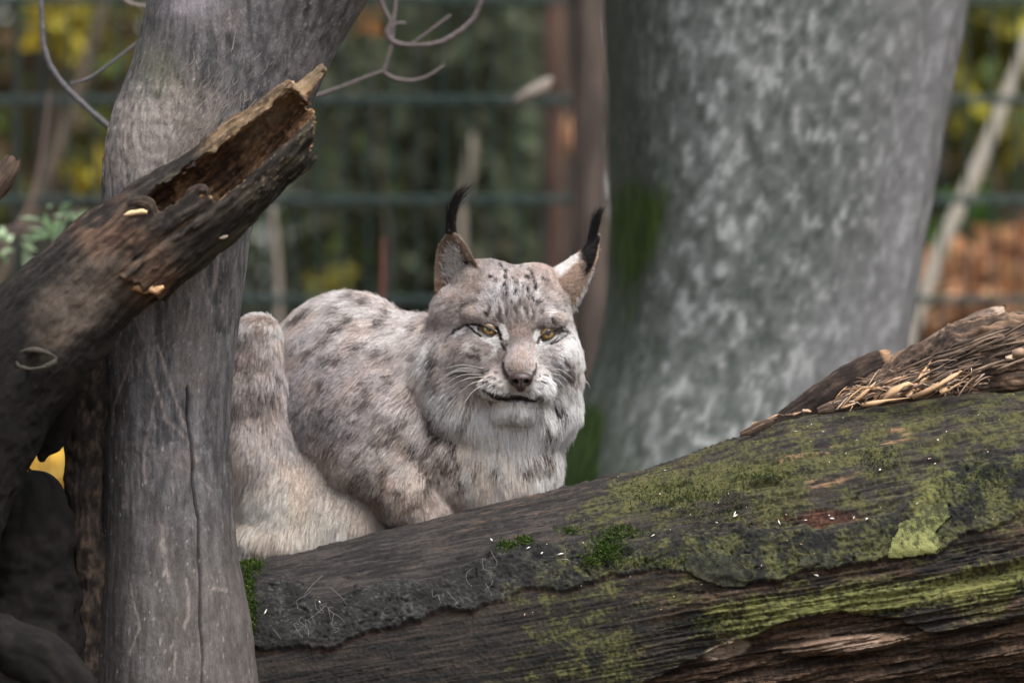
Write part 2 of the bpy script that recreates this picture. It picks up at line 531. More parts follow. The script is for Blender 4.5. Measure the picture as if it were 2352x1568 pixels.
for x in (-2.5, 0.62, 2.5):
    mb = MB()
    w, d_, h = 0.03, 0.02, zs[-1] + 0.08
    vv = [(x + a * w, y0 + 0.036 + b * d_, z) for z in (-0.05, h) for a, b in ((-1, -1), (1, -1), (1, 1), (-1, 1))]
    mb.add(vv, [(0, 1, 5, 4), (1, 2, 6, 5), (2, 3, 7, 6), (3, 0, 4, 7), (4, 5, 6, 7), (3, 2, 1, 0)], (0.02, 0.05, 0.045))
    mb.build('post', M_FENCE, fence, smooth=False)

# ---- leaf masses: one thing per bush
def leaf_quads(p, size, cols, r, flat=0.0, shape=2.0):
    n = len(p)
    a = r.normal(size=(n, 3)); a[:, 2] -= 0.3; a /= np.linalg.norm(a, axis=1)[:, None]
    b = np.cross(a, r.normal(size=(n, 3))); b /= np.linalg.norm(b, axis=1)[:, None]
    L = (size * (0.6 + 0.8 * r.random(n)))[:, None]
    W = L / shape
    fold = np.cross(a, b) * W * 0.25
    v = np.stack([p, p + a * L * 0.45 + b * W * 0.5 + fold, p + a * L, p + a * L * 0.45 - b * W * 0.5 + fold], 1).reshape(-1, 3)
    k = np.arange(n)[:, None] * 4
    f = np.concatenate([k, k + 1, k + 2, k + 3], 1)
    c = np.asarray(cols)[r.integers(0, len(cols), n)] * (0.75 + 0.5 * r.random(n))[:, None]
    return v, f, np.repeat(c, 4, 0)

def bush(name, label, u, v, d, ru, rv, nleaf, size, cols, cat='bush', seed=0, stems=7, stemcol=(0.06, 0.05, 0.04), rdepth=None, group=None, clump=0.45, sr=0.012):
    r = np.random.default_rng(seed + 100)
    c = P(u, v, d); rx, rz = ru * Q * d, rv * Q * d
    ry = rdepth if rdepth else 0.7 * rx
    t = thing(name, label, cat, (c[0], c[1], 0), group)
    nc = max(5, nleaf // 40)
    cl = r.normal(size=(nc, 3)); cl /= np.linalg.norm(cl, axis=1)[:, None]; cl *= (r.random(nc) ** 0.4)[:, None]
    k = r.integers(0, nc, nleaf)
    p = cl[k] + clump * r.normal(size=(nleaf, 3)) * 0.5
    p = c + p * np.array([rx, ry, rz])
    p[:, 2] = np.maximum(p[:, 2], 0.03)
    cc = np.asarray(cols)
    vv, ff, co = leaf_quads(p, size, cols, r)
    me = mesh('leaves', vv, ff, co, smooth=False)
    o = obj('leaves', me, M_LEAF); keep(t, o); o['kind'] = 'stuff'
    mb = MB()
    for s in range(stems):
        e = c + cl[s % nc] * np.array([rx, ry, rz])
        b0 = np.array([c[0] + r.normal() * rx * 0.18, c[1] + r.normal() * 0.05, -0.03])
        m1 = (b0 + e) / 2 + r.normal(size=3) * 0.06
        add_tube(mb, [(*b0, sr), (*m1, sr * 0.7), (*e, sr * 0.3)], 10, 6, stemcol)
    mb.build('stems', M_TWIG, t)
    return t

G_D = [(0.085, 0.110, 0.068), (0.100, 0.122, 0.078), (0.120, 0.135, 0.092), (0.12, 0.118, 0.085)]
G_M = [(0.09, 0.12, 0.04), (0.12, 0.14, 0.05), (0.15, 0.15, 0.055)]
G_Y = [(0.55, 0.42, 0.05), (0.65, 0.52, 0.08), (0.42, 0.36, 0.06), (0.25, 0.22, 0.05)]
G_O = [(0.62, 0.34, 0.20), (0.70, 0.42, 0.26), (0.45, 0.23, 0.12), (0.60, 0.38, 0.20), (0.25, 0.14, 0.09)]
G_B = [(0.14, 0.095, 0.06), (0.18, 0.12, 0.075), (0.09, 0.065, 0.045)]
bush('ivy_thicket', 'dark green thicket behind the fence between the leaning trunk and the red pine', 960, 500, 15.0, 330, 620, 5200, 0.075, G_D + G_D + G_M[:1] + [(0.07, 0.075, 0.06)], 'thicket', 1, 12, rdepth=0.9)
bush('holly_bush', 'darkest bush behind the fence just left of the red pine trunk', 1130, 300, 14.2, 130, 500, 1500, 0.07, G_D, 'bush', 2, 6, rdepth=0.4)
bush('olive_shrub', 'olive and brown shrub filling the gap at the upper left behind the thin bent branch', 150, 330, 15.5, 330, 560, 3200, 0.085, G_M + G_B + [(0.10, 0.09, 0.03)], 'bush', 3, 9, rdepth=0.8)
bush('yellow_maple_sapling', 'bright yellow leaves at the top left beside the thin bent branch', 135, 52, 13.4, 30, 42, 60, 0.09, G_Y, 'sapling', 4, 3, rdepth=0.12)
bush('yellow_beech_sapling', 'small yellow leaf spray beside the left edge of the grey trunk', 220, 398, 13.0, 16, 14, 18, 0.07, G_Y, 'sapling', 5, 2, rdepth=0.07)
bush('yellow_ground_shrub', 'low yellow shrub glowing through the hole at lower left', 125, 1095, 12.6, 110, 130, 500, 0.08, [(0.75, 0.5, 0.10), (0.8, 0.58, 0.16)], 'bush', 6, 4, rdepth=0.3)
bush('copper_beech_bush', 'orange brown leafed bush behind the fence at the right edge', 2235, 690, 13.0, 150, 95, 900, 0.075, G_O, 'bush', 7, 6, rdepth=0.35)
bush('copper_spray', 'taller orange leaf spray at the far right edge above the orange bush', 2340, 590, 12.8, 34, 60, 130, 0.07, G_O, 'bush', 8, 3, rdepth=0.1)
bush('yellow_hazel_bush', 'yellow green bush at the top right corner behind the pale sapling', 2300, 130, 14.5, 95, 190, 560, 0.085, G_Y[2:] + G_M + [(0.35, 0.32, 0.05)], 'bush', 9, 5, rdepth=0.3)
bush('green_holly_sapling', 'small green bush beside the foot of the pale leaning sapling', 2215, 530, 13.8, 60, 80, 220, 0.07, [(0.06, 0.12, 0.03), (0.09, 0.14, 0.04)], 'bush', 10, 4, rdepth=0.15)
bush('dark_bramble', 'dark brown bramble behind the fence at the right edge', 2290, 420, 16.0, 190, 420, 1900, 0.08, G_D + G_B, 'bush', 11, 7, rdepth=0.5)
bush('orange_leaf_sprig', 'single rusty leaf cluster high up beside the grey trunk', 850, 42, 12.9, 10, 16, 8, 0.055, [(0.35, 0.16, 0.06)], 'sprig', 12, 1, rdepth=0.04)
bush('yellow_low_sapling', 'faint yellow sapling just right of the grey trunk above the lynx hip', 745, 640, 14.0, 18, 30, 14, 0.07, [(0.22, 0.2, 0.05)], 'sapling', 13, 2, rdepth=0.07)

# far wood closing the view
def far_wood():
    r = np.random.default_rng(77)
    n = 120000
    a, q = r.uniform(0, 2 * np.pi, n), r.uniform(0, 1, n)
    rr_ = 16 + 9 * q
    p = np.stack([rr_ * np.sin(a), rr_ * np.cos(a) - 1.0, 15 * r.random(n)], 1)      # wood carried on unseen all round to block low skylight
    cl = fbm(p * 0.45, 3, 9)
    p = p[(cl > -0.35) & ((p[:, 1] > -5) | (np.abs(p[:, 0]) > 0.9 * -p[:, 1]))]     # gap left behind the camera to let front skylight in
    vv, ff, co = leaf_quads(p, 0.42, [(0.06, 0.075, 0.045), (0.08, 0.10, 0.05), (0.10, 0.11, 0.06), (0.10, 0.08, 0.05), (0.16, 0.14, 0.05)], r, shape=1.4)
    o = obj('woods', mesh('woods', vv, ff, co, smooth=False), M_LEAF)
    tag(o, 'dim distant woodland closing the view behind the fence and carried on unseen to block low skylight', 'woodland', kind='stuff')
far_wood()

# saplings and stems seen blurred through the fence
def stem_thing(name, label, pts, d, w, c1, group=None, cat='sapling'):
    rows = [(*P(u, v, d + (dd[0] if dd else 0)), ww * Q * d / 2) for (u, v, ww, *dd) in pts]
    t = thing(name, label, cat, (rows[-1][0], rows[-1][1], 0 if rows[-1][2] < 0.2 else rows[-1][2]), group)
    mb = MB(); add_tube(mb, rows, 40, 10, c1, 0.18, int(pts[0][0]))
    mb.build('stem', M_TWIG, t)
    return t
gv = lambda d: 784 + 1.12 / (Q * d)
stem_thing('pale_sapling', 'pale leaning sapling crossing diagonally between the beech and the right edge', [(2372, 60, 22), (2300, 250, 30), (2225, 430, 36), (2165, 560, 36), (2130, 660, 34), (2060, 900, 34), (2030, gv(12.3), 40)], 12.3, 30, (0.46, 0.42, 0.36))
stem_thing('grey_sapling', 'upright pale stem just right of the grey trunk', [(610, 330, 8), (622, 470, 14), (636, 600, 18), (640, 720, 18), (650, gv(12.0), 22)], 12.0, 20, (0.30, 0.26, 0.22))
stem_thing('red_sapling', 'thin reddish stem rising above the lynx back', [(880, 545, 7), (879, 610, 11), (877, 700, 12), (872, gv(10.2), 14)], 10.2, 12, (0.20, 0.085, 0.07))
stem_thing('broken_sapling', 'short pale grey stem standing behind the left ear tuft', [(1085, 305, 20), (1078, 380, 26), (1064, 470, 26), (1050, 700, 26), (1030, gv(13.4), 30)], 13.4, 30, (0.24, 0.21, 0.17))
stem_thing('dark_sapling', 'dark slim trunk at the upper left edge behind the bent branch', [(110, -60, 40), (100, 120, 44), (96, 300, 44), (80, 640, 46), (60, gv(13.6), 56)], 13.6, 40, (0.045, 0.04, 0.033))
stem_thing('leaning_sapling', 'brown stem leaning through the upper left behind the bent branch', [(250, -30, 22), (205, 120, 26), (150, 300, 28), (60, 520, 30), (-60, 800, 34), (-160, gv(12.4), 40)], 12.4, 26, (0.14, 0.11, 0.085))
stem_thing('thin_brown_sapling', 'thin brown stem curving up at the left edge below the bent branch', [(112, 210, 6), (104, 300, 9), (88, 400, 11), (60, 490, 13), (10, 560, 14), (-60, 700, 16), (-90, gv(10.4), 20)], 10.4, 12, (0.17, 0.12, 0.10))
stem_thing('slim_dark_stem', 'slim dark stem standing at the far left edge', [(38, -40, 12), (36, 200, 13), (34, 420, 14), (30, gv(11.9), 18)], 11.9, 14, (0.04, 0.045, 0.04))
stem_thing('hanging_leaf_stem', 'pale tattered stem end in front of the red pine', [(1268, 180, 10), (1245, 200, 34), (1200, 222, 22), (1180, 232, 6)], 10.6, 26, (0.36, 0.31, 0.27), cat='stem')
stem_thing('rust_flake', 'bare orange patch of torn bark hanging on the red pine trunk', [(1300, 265, 10), (1304, 295, 30), (1306, 330, 34), (1298, 365, 12)], 12.45, 26, (0.42, 0.21, 0.11), cat='bark')
# ================================================================== LOGS AND TRUNKS IN FOCUS
def tab(x, pts):
    pts = np.asarray(pts, dtype=float)
    return np.interp(x, pts[:, 0], pts[:, 1])
def seg_dist(U, V, pts):
    pts = np.asarray(pts, dtype=float)
    best = np.full(np.shape(U), 1e9)
    for (x0, y0), (x1, y1) in zip(pts[:-1, :2], pts[1:, :2]):
        dx, dy = x1 - x0, y1 - y0
        t = np.clip(((U - x0) * dx + (V - y0) * dy) / (dx * dx + dy * dy + 1e-9), 0, 1)
        best = np.minimum(best, np.hypot(U - x0 - t * dx, V - y0 - t * dy))
    return best
def blob(U, V, u, v, ru, rv, ang=0):
    c, s = math.cos(rad(ang)), math.sin(rad(ang))
    x, y = (U - u) * c - (V - v) * s, (U - u) * s + (V - v) * c
    return np.exp(-((x / ru) ** 2 + (y / rv) ** 2))

# ------------------------------------------------------------------ the mossy log in front
LD = 7.90
LQ = Q * LD
log = thing('fallen_log', 'big mossy fallen log with peeling dark bark lying across the front below the lynx', 'log', (P(1500, 1500, LD)[0], LD - 8, 0))
LOG_TOP = [(380, 1300), (560, 1283), (640, 1268), (760, 1240), (900, 1205), (1030, 1170), (1170, 1136), (1290, 1106), (1400, 1080), (1500, 1058), (1600, 1025), (1700, 990), (1790, 957),
           (1930, 938), (2010, 918), (2100, 906), (2230, 888), (2352, 884), (2700, 868)]
AX = lambda u: 1632 - 0.178 * (u - 600)           # the log's axis in the layout sheet
def log_rows():
    out = []
    for u in np.linspace(470, 3000, 66):
        top = tab(u, LOG_TOP)
        r = (AX(u) - top) * 0.985 - 4
        p = P(u + 0.178 * r, AX(u), LD)
        out.append((p[0], p[1], p[2], r * LQ))
    return out
L0 = [(380, 1345), (574, 1335), (650, 1330), (700, 1348), (745, 1385), (785, 1378), (820, 1345), (900, 1335), (1000, 1335), (1050, 1300), (1150, 1252), (1200, 1240), (1290, 1252), (1330, 1235), (1400, 1258), (1500, 1240),
      (1700, 1215), (1900, 1215), (2040, 1190), (2100, 1140), (2200, 1060), (2352, 1030), (2750, 1000)]
L1 = [(380, 1500), (640, 1494), (760, 1490), (850, 1452), (960, 1430), (1020, 1402), (1085, 1412), (1110, 1390), (1160, 1375), (1200, 1350), (1300, 1358), (1400, 1325), (1500, 1312), (1600, 1320), (1700, 1342), (1790, 1335), (1850, 1308),
      (1930, 1302), (2035, 1284), (2150, 1276), (2200, 1235), (2280, 1215), (2352, 1180), (2750, 1080)]
L2 = [(1380, 1620), (1560, 1530), (1621, 1500), (1716, 1469), (1803, 1428), (1931, 1402), (2063, 1418), (2132, 1453), (2260, 1436), (2352, 1420), (2750, 1340)]
def build_log():
    ns, nt_ = 1080, 900
    c, R, th, t, n, b = tube_grid(log_rows(), ns, nt_)
    # crowd the angle samples onto the viewer's side
    th = th + 0.55 * np.sin(th - 0.35) * -1 + 0
    th = np.sort(np.mod(th, 2 * np.pi))
    RR = np.repeat(R[:, None], nt_, 1)
    base = tube_verts(c, RR, th, n, b)
    RR = RR.ravel()
    s = np.concatenate([[0], np.cumsum(np.linalg.norm(np.diff(c, axis=0), axis=1))])
    S = np.repeat(s[:, None], nt_, 1).ravel() / LQ
    T = np.mod(np.tile(th, ns) + np.pi, 2 * np.pi) - np.pi
    W = T * RR / LQ                                    # girth coordinate, layout px
    U, V = proj(base)
    back = np.abs(T) > 1.75
    e = np.stack([S / 45, W / 45, np.zeros_like(S)], 1)
    rag = 11 * fbm(e, 3, 61, 0.6) + 4 * fbm(e * 5, 2, 62)
    l0, l1, l2 = tab(U, L0), tab(U, L1), tab(U, L2)
    d1 = l1 + rag - V                                   # >0 above the lower plate edge
    d0 = V - (l0 + 1.5 * rag)
    plate = sstep(-1.5, 2.5, d1) * sstep(-10, 16, d0)
    plate = np.where(back, 0.5, plate)
    d2 = V - (l2 + 0.8 * rag)
    low = sstep(-2, 3, d2) * np.where(back, 0, 1)
    tn = fbm(np.stack([S / 210 + 0.3 * np.sin(W / 60), W / 26, W * 0 + 7], 1), 3, 75, 0.5) * 5.0 + 0.4 * fbm(e * 3, 3, 76)
    terr = np.floor(tn) + sstep(0.72, 1.0, tn - np.floor(tn))
    grain = ridged(np.stack([S / 170, W / 9, W * 0], 1), 4, 63, 0.55)
    grain2 = ridged(np.stack([S / 70, W / 5, W * 0 + 5], 1), 3, 64, 0.55)
    lump = fbm(e * 0.8, 4, 65, 0.55)
    fine = fbm(e * 7, 3, 66, 0.6)
    topz = (1 - sstep(-10, 16, d0)) * (V < l1) * (~back)
    under = (1 - sstep(-1.5, 2.5, d1)) * (1 - low)
    rightw = sstep(1350, 1650, U)
    h = 6 * fbm(e * 0.25, 3, 67)
    h += topz * (grain * (4.2 + 3.0 * rightw) + grain2 * 2.4 + lump * 4)
    # weather checks running along the top
    crk = sstep(0.78, 0.95, ridged(np.stack([S / 230, W / 15, W * 0 + 9], 1), 2, 68))
    h -= topz * crk * 10
    pit = sstep(0.45, 0.7, fbm(e * 1.5, 3, 77)); crack = sstep(0.80, 0.95, ridged(np.stack([S / 60, W / 34, W * 0 + 2], 1), 3, 78))
    h += plate * (13 + lump * 9 + 9 * fbm(np.stack([S / 75, W / 30, W * 0 + 8], 1), 4, 79, 0.55) + fine * 4.5 - pit * 6 - crack * 10)
    h += under * (grain * (3.0 + 6.5 * rightw) + lump * 5 + fine * 2.5)
    h -= under * rightw * 5 * sstep(0.55, 0.85, ridged(np.stack([S / 120, W / 22, W * 0 + 3], 1), 2, 69))
    h -= low * (19 - grain * 13 - lump * 8 - 8.5 * terr)
    h += under * rightw * 3.2 * terr + topz * rightw * 2.0 * terr
    h += np.where(back, lump * 5 + grain * 2, 0)
    # ledges and slots of the rotten lower right
    ledge = sstep(0.35, 0.6, blob(U, V, 1945, 1484, 150, 26, 6) + 0.06 * rag / 6)
    h += ledge * 20
    led2 = sstep(0.35, 0.6, blob(U, V, 2290, 1492, 150, 36, 6) + 0.08 * rag / 6)
    h += led2 * 12
    pale = sstep(0.35, 0.55, blob(U, V, 1672, 1494, 62, 24, 14) + 0.05 * rag / 6)
    h += pale * 6
    slot = sstep(0.4, 0.7, blob(U, V, 1915, 1524, 150, 15, 4) + 0.06 * rag / 6)
    h -= slot * 24
    slot2 = sstep(0.4, 0.7, blob(U, V, 1965, 1412, 120, 9, 6) + 0.06 * rag / 6) + sstep(0.4, 0.7, blob(U, V, 2240, 1446, 130, 8, 7))
    h -= slot2 * 14
    knot = blob(U, V, 2235, 985, 45, 26, 15)
    h += knot * 10 - 14 * blob(U, V, 2235, 985, 18, 10, 15)
    # scooped hollow with crumbly red rot
    hol = sstep(0.45, 0.85, blob(U, V, 1880, 1192, 135, 24, 3) + 0.55 * fbm(e * 1.3, 3, 83) + 0.06 * rag / 5)
    h -= hol * 8
    h -= 10 * sstep(0.4, 0.7, blob(U, V, 1745, 1120, 60, 16, 8) + 0.06 * rag / 5)
    nrm = base - np.repeat(c, nt_, 0)
    nrm /= np.linalg.norm(nrm, axis=1)[:, None]
    v = base + nrm * (h * LQ)[:, None]
    # ---------------- colours of the materials that lie on it
    big = fbm(e * 0.35, 3, 71); med = fbm(e * 1.6, 4, 72, 0.6); sp = fbm(e * 9, 2, 73)
    streak = fbm(np.stack([S / 60, W / 7, W * 0], 1), 4, 74, 0.6)
    dark = mixc((0.024, 0.021, 0.020), (0.075, 0.062, 0.055), sstep(-0.5, 0.5, streak + 0.3 * sp))
    col = dark
    tg = mixc((0.024, 0.022, 0.0215), (0.085, 0.071, 0.066), sstep(-0.4, 0.6, streak + 0.35 * big + 0.25 * sp))
    col = mixc(col, tg, topz * sstep(1560, 1280, U) * 0.85)
    col = mixc(col, (0.21, 0.115, 0.065), topz * sstep(0.25, 0.6, streak + 0.2 * med) * sstep(900, 1300, U) * 0.75)
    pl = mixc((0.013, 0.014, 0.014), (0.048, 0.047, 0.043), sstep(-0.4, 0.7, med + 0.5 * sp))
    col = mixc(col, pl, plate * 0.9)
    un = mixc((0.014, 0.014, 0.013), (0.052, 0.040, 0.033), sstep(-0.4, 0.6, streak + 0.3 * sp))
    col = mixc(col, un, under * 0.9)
    br = mixc((0.028, 0.018, 0.013), (0.165, 0.100, 0.062), sstep(-0.35, 0.65, streak + 0.45 * sp))
    col = mixc(col, br, under * rightw * sstep(0.0, 0.4, big + 0.3 * streak) * 0.7)
    col = mixc(col, br, low * 0.9)
    # green algae
    m, nzz = med + 0.35 * sp, streak
    gA = sstep(1440, 1750, U) * np.exp(-((V - tab(U, [(1400, 1440), (1700, 1415), (1950, 1385), (2150, 1360), (2352, 1330)])) / 52) ** 2) * under
    gB = np.exp(-(((V - tab(U, [(1300, 1190), (1500, 1125), (1700, 1090), (1900, 1060), (2100, 1010), (2352, 960)])) / 62) ** 2)) * sstep(1180, 1480, U) * sstep(2250, 1900, U) * topz
    gC = blob(U, V, 2140, 1140, 62, 110, -25) * (plate + topz)
    gD = (sstep(2120, 2260, U) * plate) * 0.5
    gE = sstep(1000, 1450, U) * plate * 0.60
    gF = under * (1 - rightw) * 0.5 * sstep(1000, 1350, U) + under * rightw * 0.35
    gG = sstep(1200, 1550, U) * topz * 0.56
    g = np.clip(np.maximum.reduce([gA * 1.05, gB * 0.95, gC * 0.95, gD, gE, gF, gG]), 0, 1.3)
    cov = sstep(0.34, 0.80, g * 0.95 + 0.55 * m + 0.42 * nzz + 0.15 * big + 0.02)
    cov = cov * (g > 0.02)
    gcol = mixc((0.042, 0.048, 0.017), (0.140, 0.138, 0.046), sstep(-0.4, 0.6, sp + med * 0.7 + (g - 0.6)))
    gcol = mixc(gcol, (0.245, 0.255, 0.078), sstep(0.75, 1.45, np.maximum(gA * 1.2, gC * 0.9) + 0.55 * sp + 0.4 * med + 0.3 * nzz))
    col = mixc(col, gcol, cov * 0.78)
    # grey lichen on the dark left end, red rot, pale wood
    col = mixc(col, (0.14, 0.15, 0.145), sstep(0.42, 0.7, sp + 0.5 * med) * plate * sstep(1400, 900, U) * 0.5)
    red = mixc((0.055, 0.022, 0.015), (0.16, 0.07, 0.045), sstep(-0.4, 0.5, sp))
    col = mixc(col, red, hol * 0.85)
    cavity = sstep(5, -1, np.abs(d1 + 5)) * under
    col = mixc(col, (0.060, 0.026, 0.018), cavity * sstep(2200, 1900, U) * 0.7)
    col = mixc(col, mixc((0.22, 0.14, 0.095), (0.44, 0.33, 0.25), sstep(-0.4, 0.5, streak)), ledge * sstep(1500, 1470, V) * 0.85)
    col = mixc(col, mixc((0.26, 0.19, 0.14), (0.45, 0.36, 0.28), sstep(-0.4, 0.5, med)), pale * 0.9)
    col = mixc(col, br, led2 * 0.8)
    pb = sstep(0.5, 0.75, blob(U, V, 1850, 1046, 100, 14, 9) * 0.6 + 0.75 * streak + 0.2 * sp) + sstep(0.55, 0.8, blob(U, V, 2050, 1010, 80, 22, 12) * 0.55 + 0.75 * streak) + sstep(0.6, 0.85, blob(U, V, 1900, 1108, 110, 20, 8) * 0.6 + 0.8 * streak)
    col = mixc(col, (0.38, 0.22, 0.13), np.clip(pb, 0, 1) * topz * 0.85)
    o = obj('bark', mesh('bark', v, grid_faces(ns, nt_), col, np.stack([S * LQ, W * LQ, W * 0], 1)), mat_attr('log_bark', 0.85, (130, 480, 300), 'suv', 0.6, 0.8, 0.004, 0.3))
    keep(log, o)
    # ends
    for ring, cc, flip in ((v[:nt_:6], c[0], 1), (v[-nt_::6], c[-1], 0)):
        m_ = len(ring); mb = MB(); j = np.arange(m_); j2 = (j + 1) % m_
        fv = np.vstack([ring, (ring + cc) / 2, cc[None]])
        f1 = np.stack([j, j2, m_ + j2, m_ + j], 1); f2 = np.stack([m_ + j, m_ + j2, np.full(m_, 2 * m_), np.full(m_, 2 * m_)], 1)
        mb.add(fv, f1[:, ::-1] if flip else f1, (0.16, 0.11, 0.08)); mb.f.append(f2[:, ::-1] if flip else f2)
        mb.build('cut_end', M_BARKA, log, smooth=False)
    return v, nrm, U, V, T
LOGV, LOGN, LOGU, LOGVV, LOGT = build_log()
_f = np.abs(LOGT) < 1.65
LOGV, LOGN, LOGU, LOGVV = LOGV[_f], LOGN[_f], LOGU[_f], LOGVV[_f]
_p = proj(LOGV)
LPU, LPV = _p
def on_log(u, v):
    "index of the log surface vertex seen at layout position (u, v)"
    m = np.argmin((LPU - u) ** 2 + (LPV - v) ** 2)
    return m

# bark flap bright with algae, and a few smaller flakes
M_FLAP = mat_attr('flap_bark', 0.9, (150, 150, 150), 'object', 0.45, 0.6, 0.004)
def flap(name, corners, thick, off, cf, seed, label=None, res=3.5):
    "a curled plate of bark lying on the log: outline given by layout corners"
    cn = np.asarray(corners, dtype=float)
    u0, u1, v0, v1 = cn[:, 0].min() - 4, cn[:, 0].max() + 4, cn[:, 1].min() - 4, cn[:, 1].max() + 4
    nu, nv = int((u1 - u0) / res) + 2, int((v1 - v0) / res) + 2
    gu, gv_ = np.meshgrid(np.linspace(u0, u1, nu), np.linspace(v0, v1, nv), indexing='ij')
    gu2 = gu + 5 * fbm(np.stack([gu.ravel() / 14, gv_.ravel() / 14, gu.ravel() * 0 + seed], 1), 2, seed).reshape(gu.shape)
    gv2 = gv_ + 5 * fbm(np.stack([gu.ravel() / 14, gv_.ravel() / 14, gu.ravel() * 0 + seed + 9], 1), 2, seed + 1).reshape(gu.shape)
    ins = np.zeros(gu.shape, dtype=bool)
    j = len(cn) - 1
    for i in range(len(cn)):
        xi, yi, xj, yj = cn[i, 0], cn[i, 1], cn[j, 0], cn[j, 1]
        if yi != yj:
            ins ^= ((yi > gv2) != (yj > gv2)) & (gu2 < (xj - xi) * (gv2 - yi) / (yj - yi) + xi)
        j = i
    # position: sample the log surface
    idx = np.array([on_log(a, b_) for a, b_ in zip(gu.ravel()[::1], gv_.ravel()[::1])]) if nu * nv < 2600 else None
    P0 = LOGV[idx]; N0 = LOGN[idx]
    d = (P0[:, 1] + 8)
    base = np.stack([(gu.ravel() - 1176) * Q * d, P0[:, 1], CAMZ + (784 - gv_.ravel()) * Q * d], 1)
    # smooth depth so that the plate bridges the roughness under it
    Y = base[:, 1].reshape(gu.shape)
    for _ in range(10):
        Yp = np.pad(Y, 1, mode='edge'); Y = (Yp[:-2, 1:-1] + Yp[2:, 1:-1] + Yp[1:-1, :-2] + Yp[1:-1, 2:]) / 4
    base[:, 1] = np.minimum(Y.ravel(), base[:, 1] + 0.004)
    vv = (gv_.ravel() - v0) / (v1 - v0)
    nmean = np.array([0.0, -0.93, 0.35])
    hh = off * (0.3 + 1.0 * vv ** 2) * LQ + 2.5 * LQ * fbm(np.stack([gu.ravel() / 12, gv_.ravel() / 12, vv * 0], 1), 3, seed + 3)
    top = base + nmean * hh[:, None]
    bot = top - nmean * thick * LQ
    ci = ins[:-1, :-1] & ins[1:, :-1] & ins[:-1, 1:] & ins[1:, 1:]
    a = np.argwhere(ci)
    g = lambda i, j: i * nv + j
    q = np.stack([g(a[:, 0], a[:, 1]), g(a[:, 0], a[:, 1] + 1), g(a[:, 0] + 1, a[:, 1] + 1), g(a[:, 0] + 1, a[:, 1])], 1)
    K = nu * nv
    faces = [q, q[:, ::-1] + K]
    E = {}
    for f in q:
        for k in range(4):
            e = (f[k], f[(k + 1) % 4])
            if (e[1], e[0]) in E: del E[(e[1], e[0])]
            else: E[e] = 1
    side = np.array([(e[1], e[0], e[0] + K, e[1] + K) for e in E])
    faces.append(side)
    F = np.concatenate(faces)
    used, inv = np.unique(F, return_inverse=True)
    allv = np.vstack([top, bot])
    cc = cf(gu.ravel(), gv_.ravel())
    col = np.vstack([cc, np.tile((0.05, 0.035, 0.025), (K, 1))])
    me = mesh(name, allv[used], inv.reshape(F.shape), col[used])
    o = obj(name, me, M_FLAP); keep(log, o)
    if label: o['label'] = label
    return o
def flap_green(u, v):
    n = fbm(np.stack([u / 7, v / 7, u * 0], 1), 3, 81)
    return mixc((0.050, 0.056, 0.024), (0.205, 0.215, 0.080), sstep(-0.5, 0.5, 1.3 * n + (v - 1215) / 110))
flap('bark_flap', [(2064, 1204), (2096, 1186), (2124, 1160), (2172, 1150), (2186, 1182), (2150, 1226), (2162, 1252), (2150, 1278), (2116, 1276), (2090, 1284), (2036, 1287), (2046, 1250)], 7, 9, flap_green, 5, 'bright yellow green flap of bark')
def flap_dark(u, v):
    n = fbm(np.stack([u / 8, v / 8, u * 0], 1), 3, 82)
    return mixc((0.016, 0.018, 0.014), (0.060, 0.060, 0.038), sstep(-0.4, 0.5, n))
flap('bark_flake', [(1570, 1278), (1640, 1262), (1700, 1288), (1738, 1318), (1715, 1348), (1660, 1352), (1610, 1336), (1575, 1312)], 8, 7, flap_dark, 6)
flap('bark_flake', [(1830, 1276), (1900, 1268), (1932, 1290), (1905, 1318), (1880, 1298), (1858, 1312), (1835, 1300)], 7, 8, flap_dark, 7)

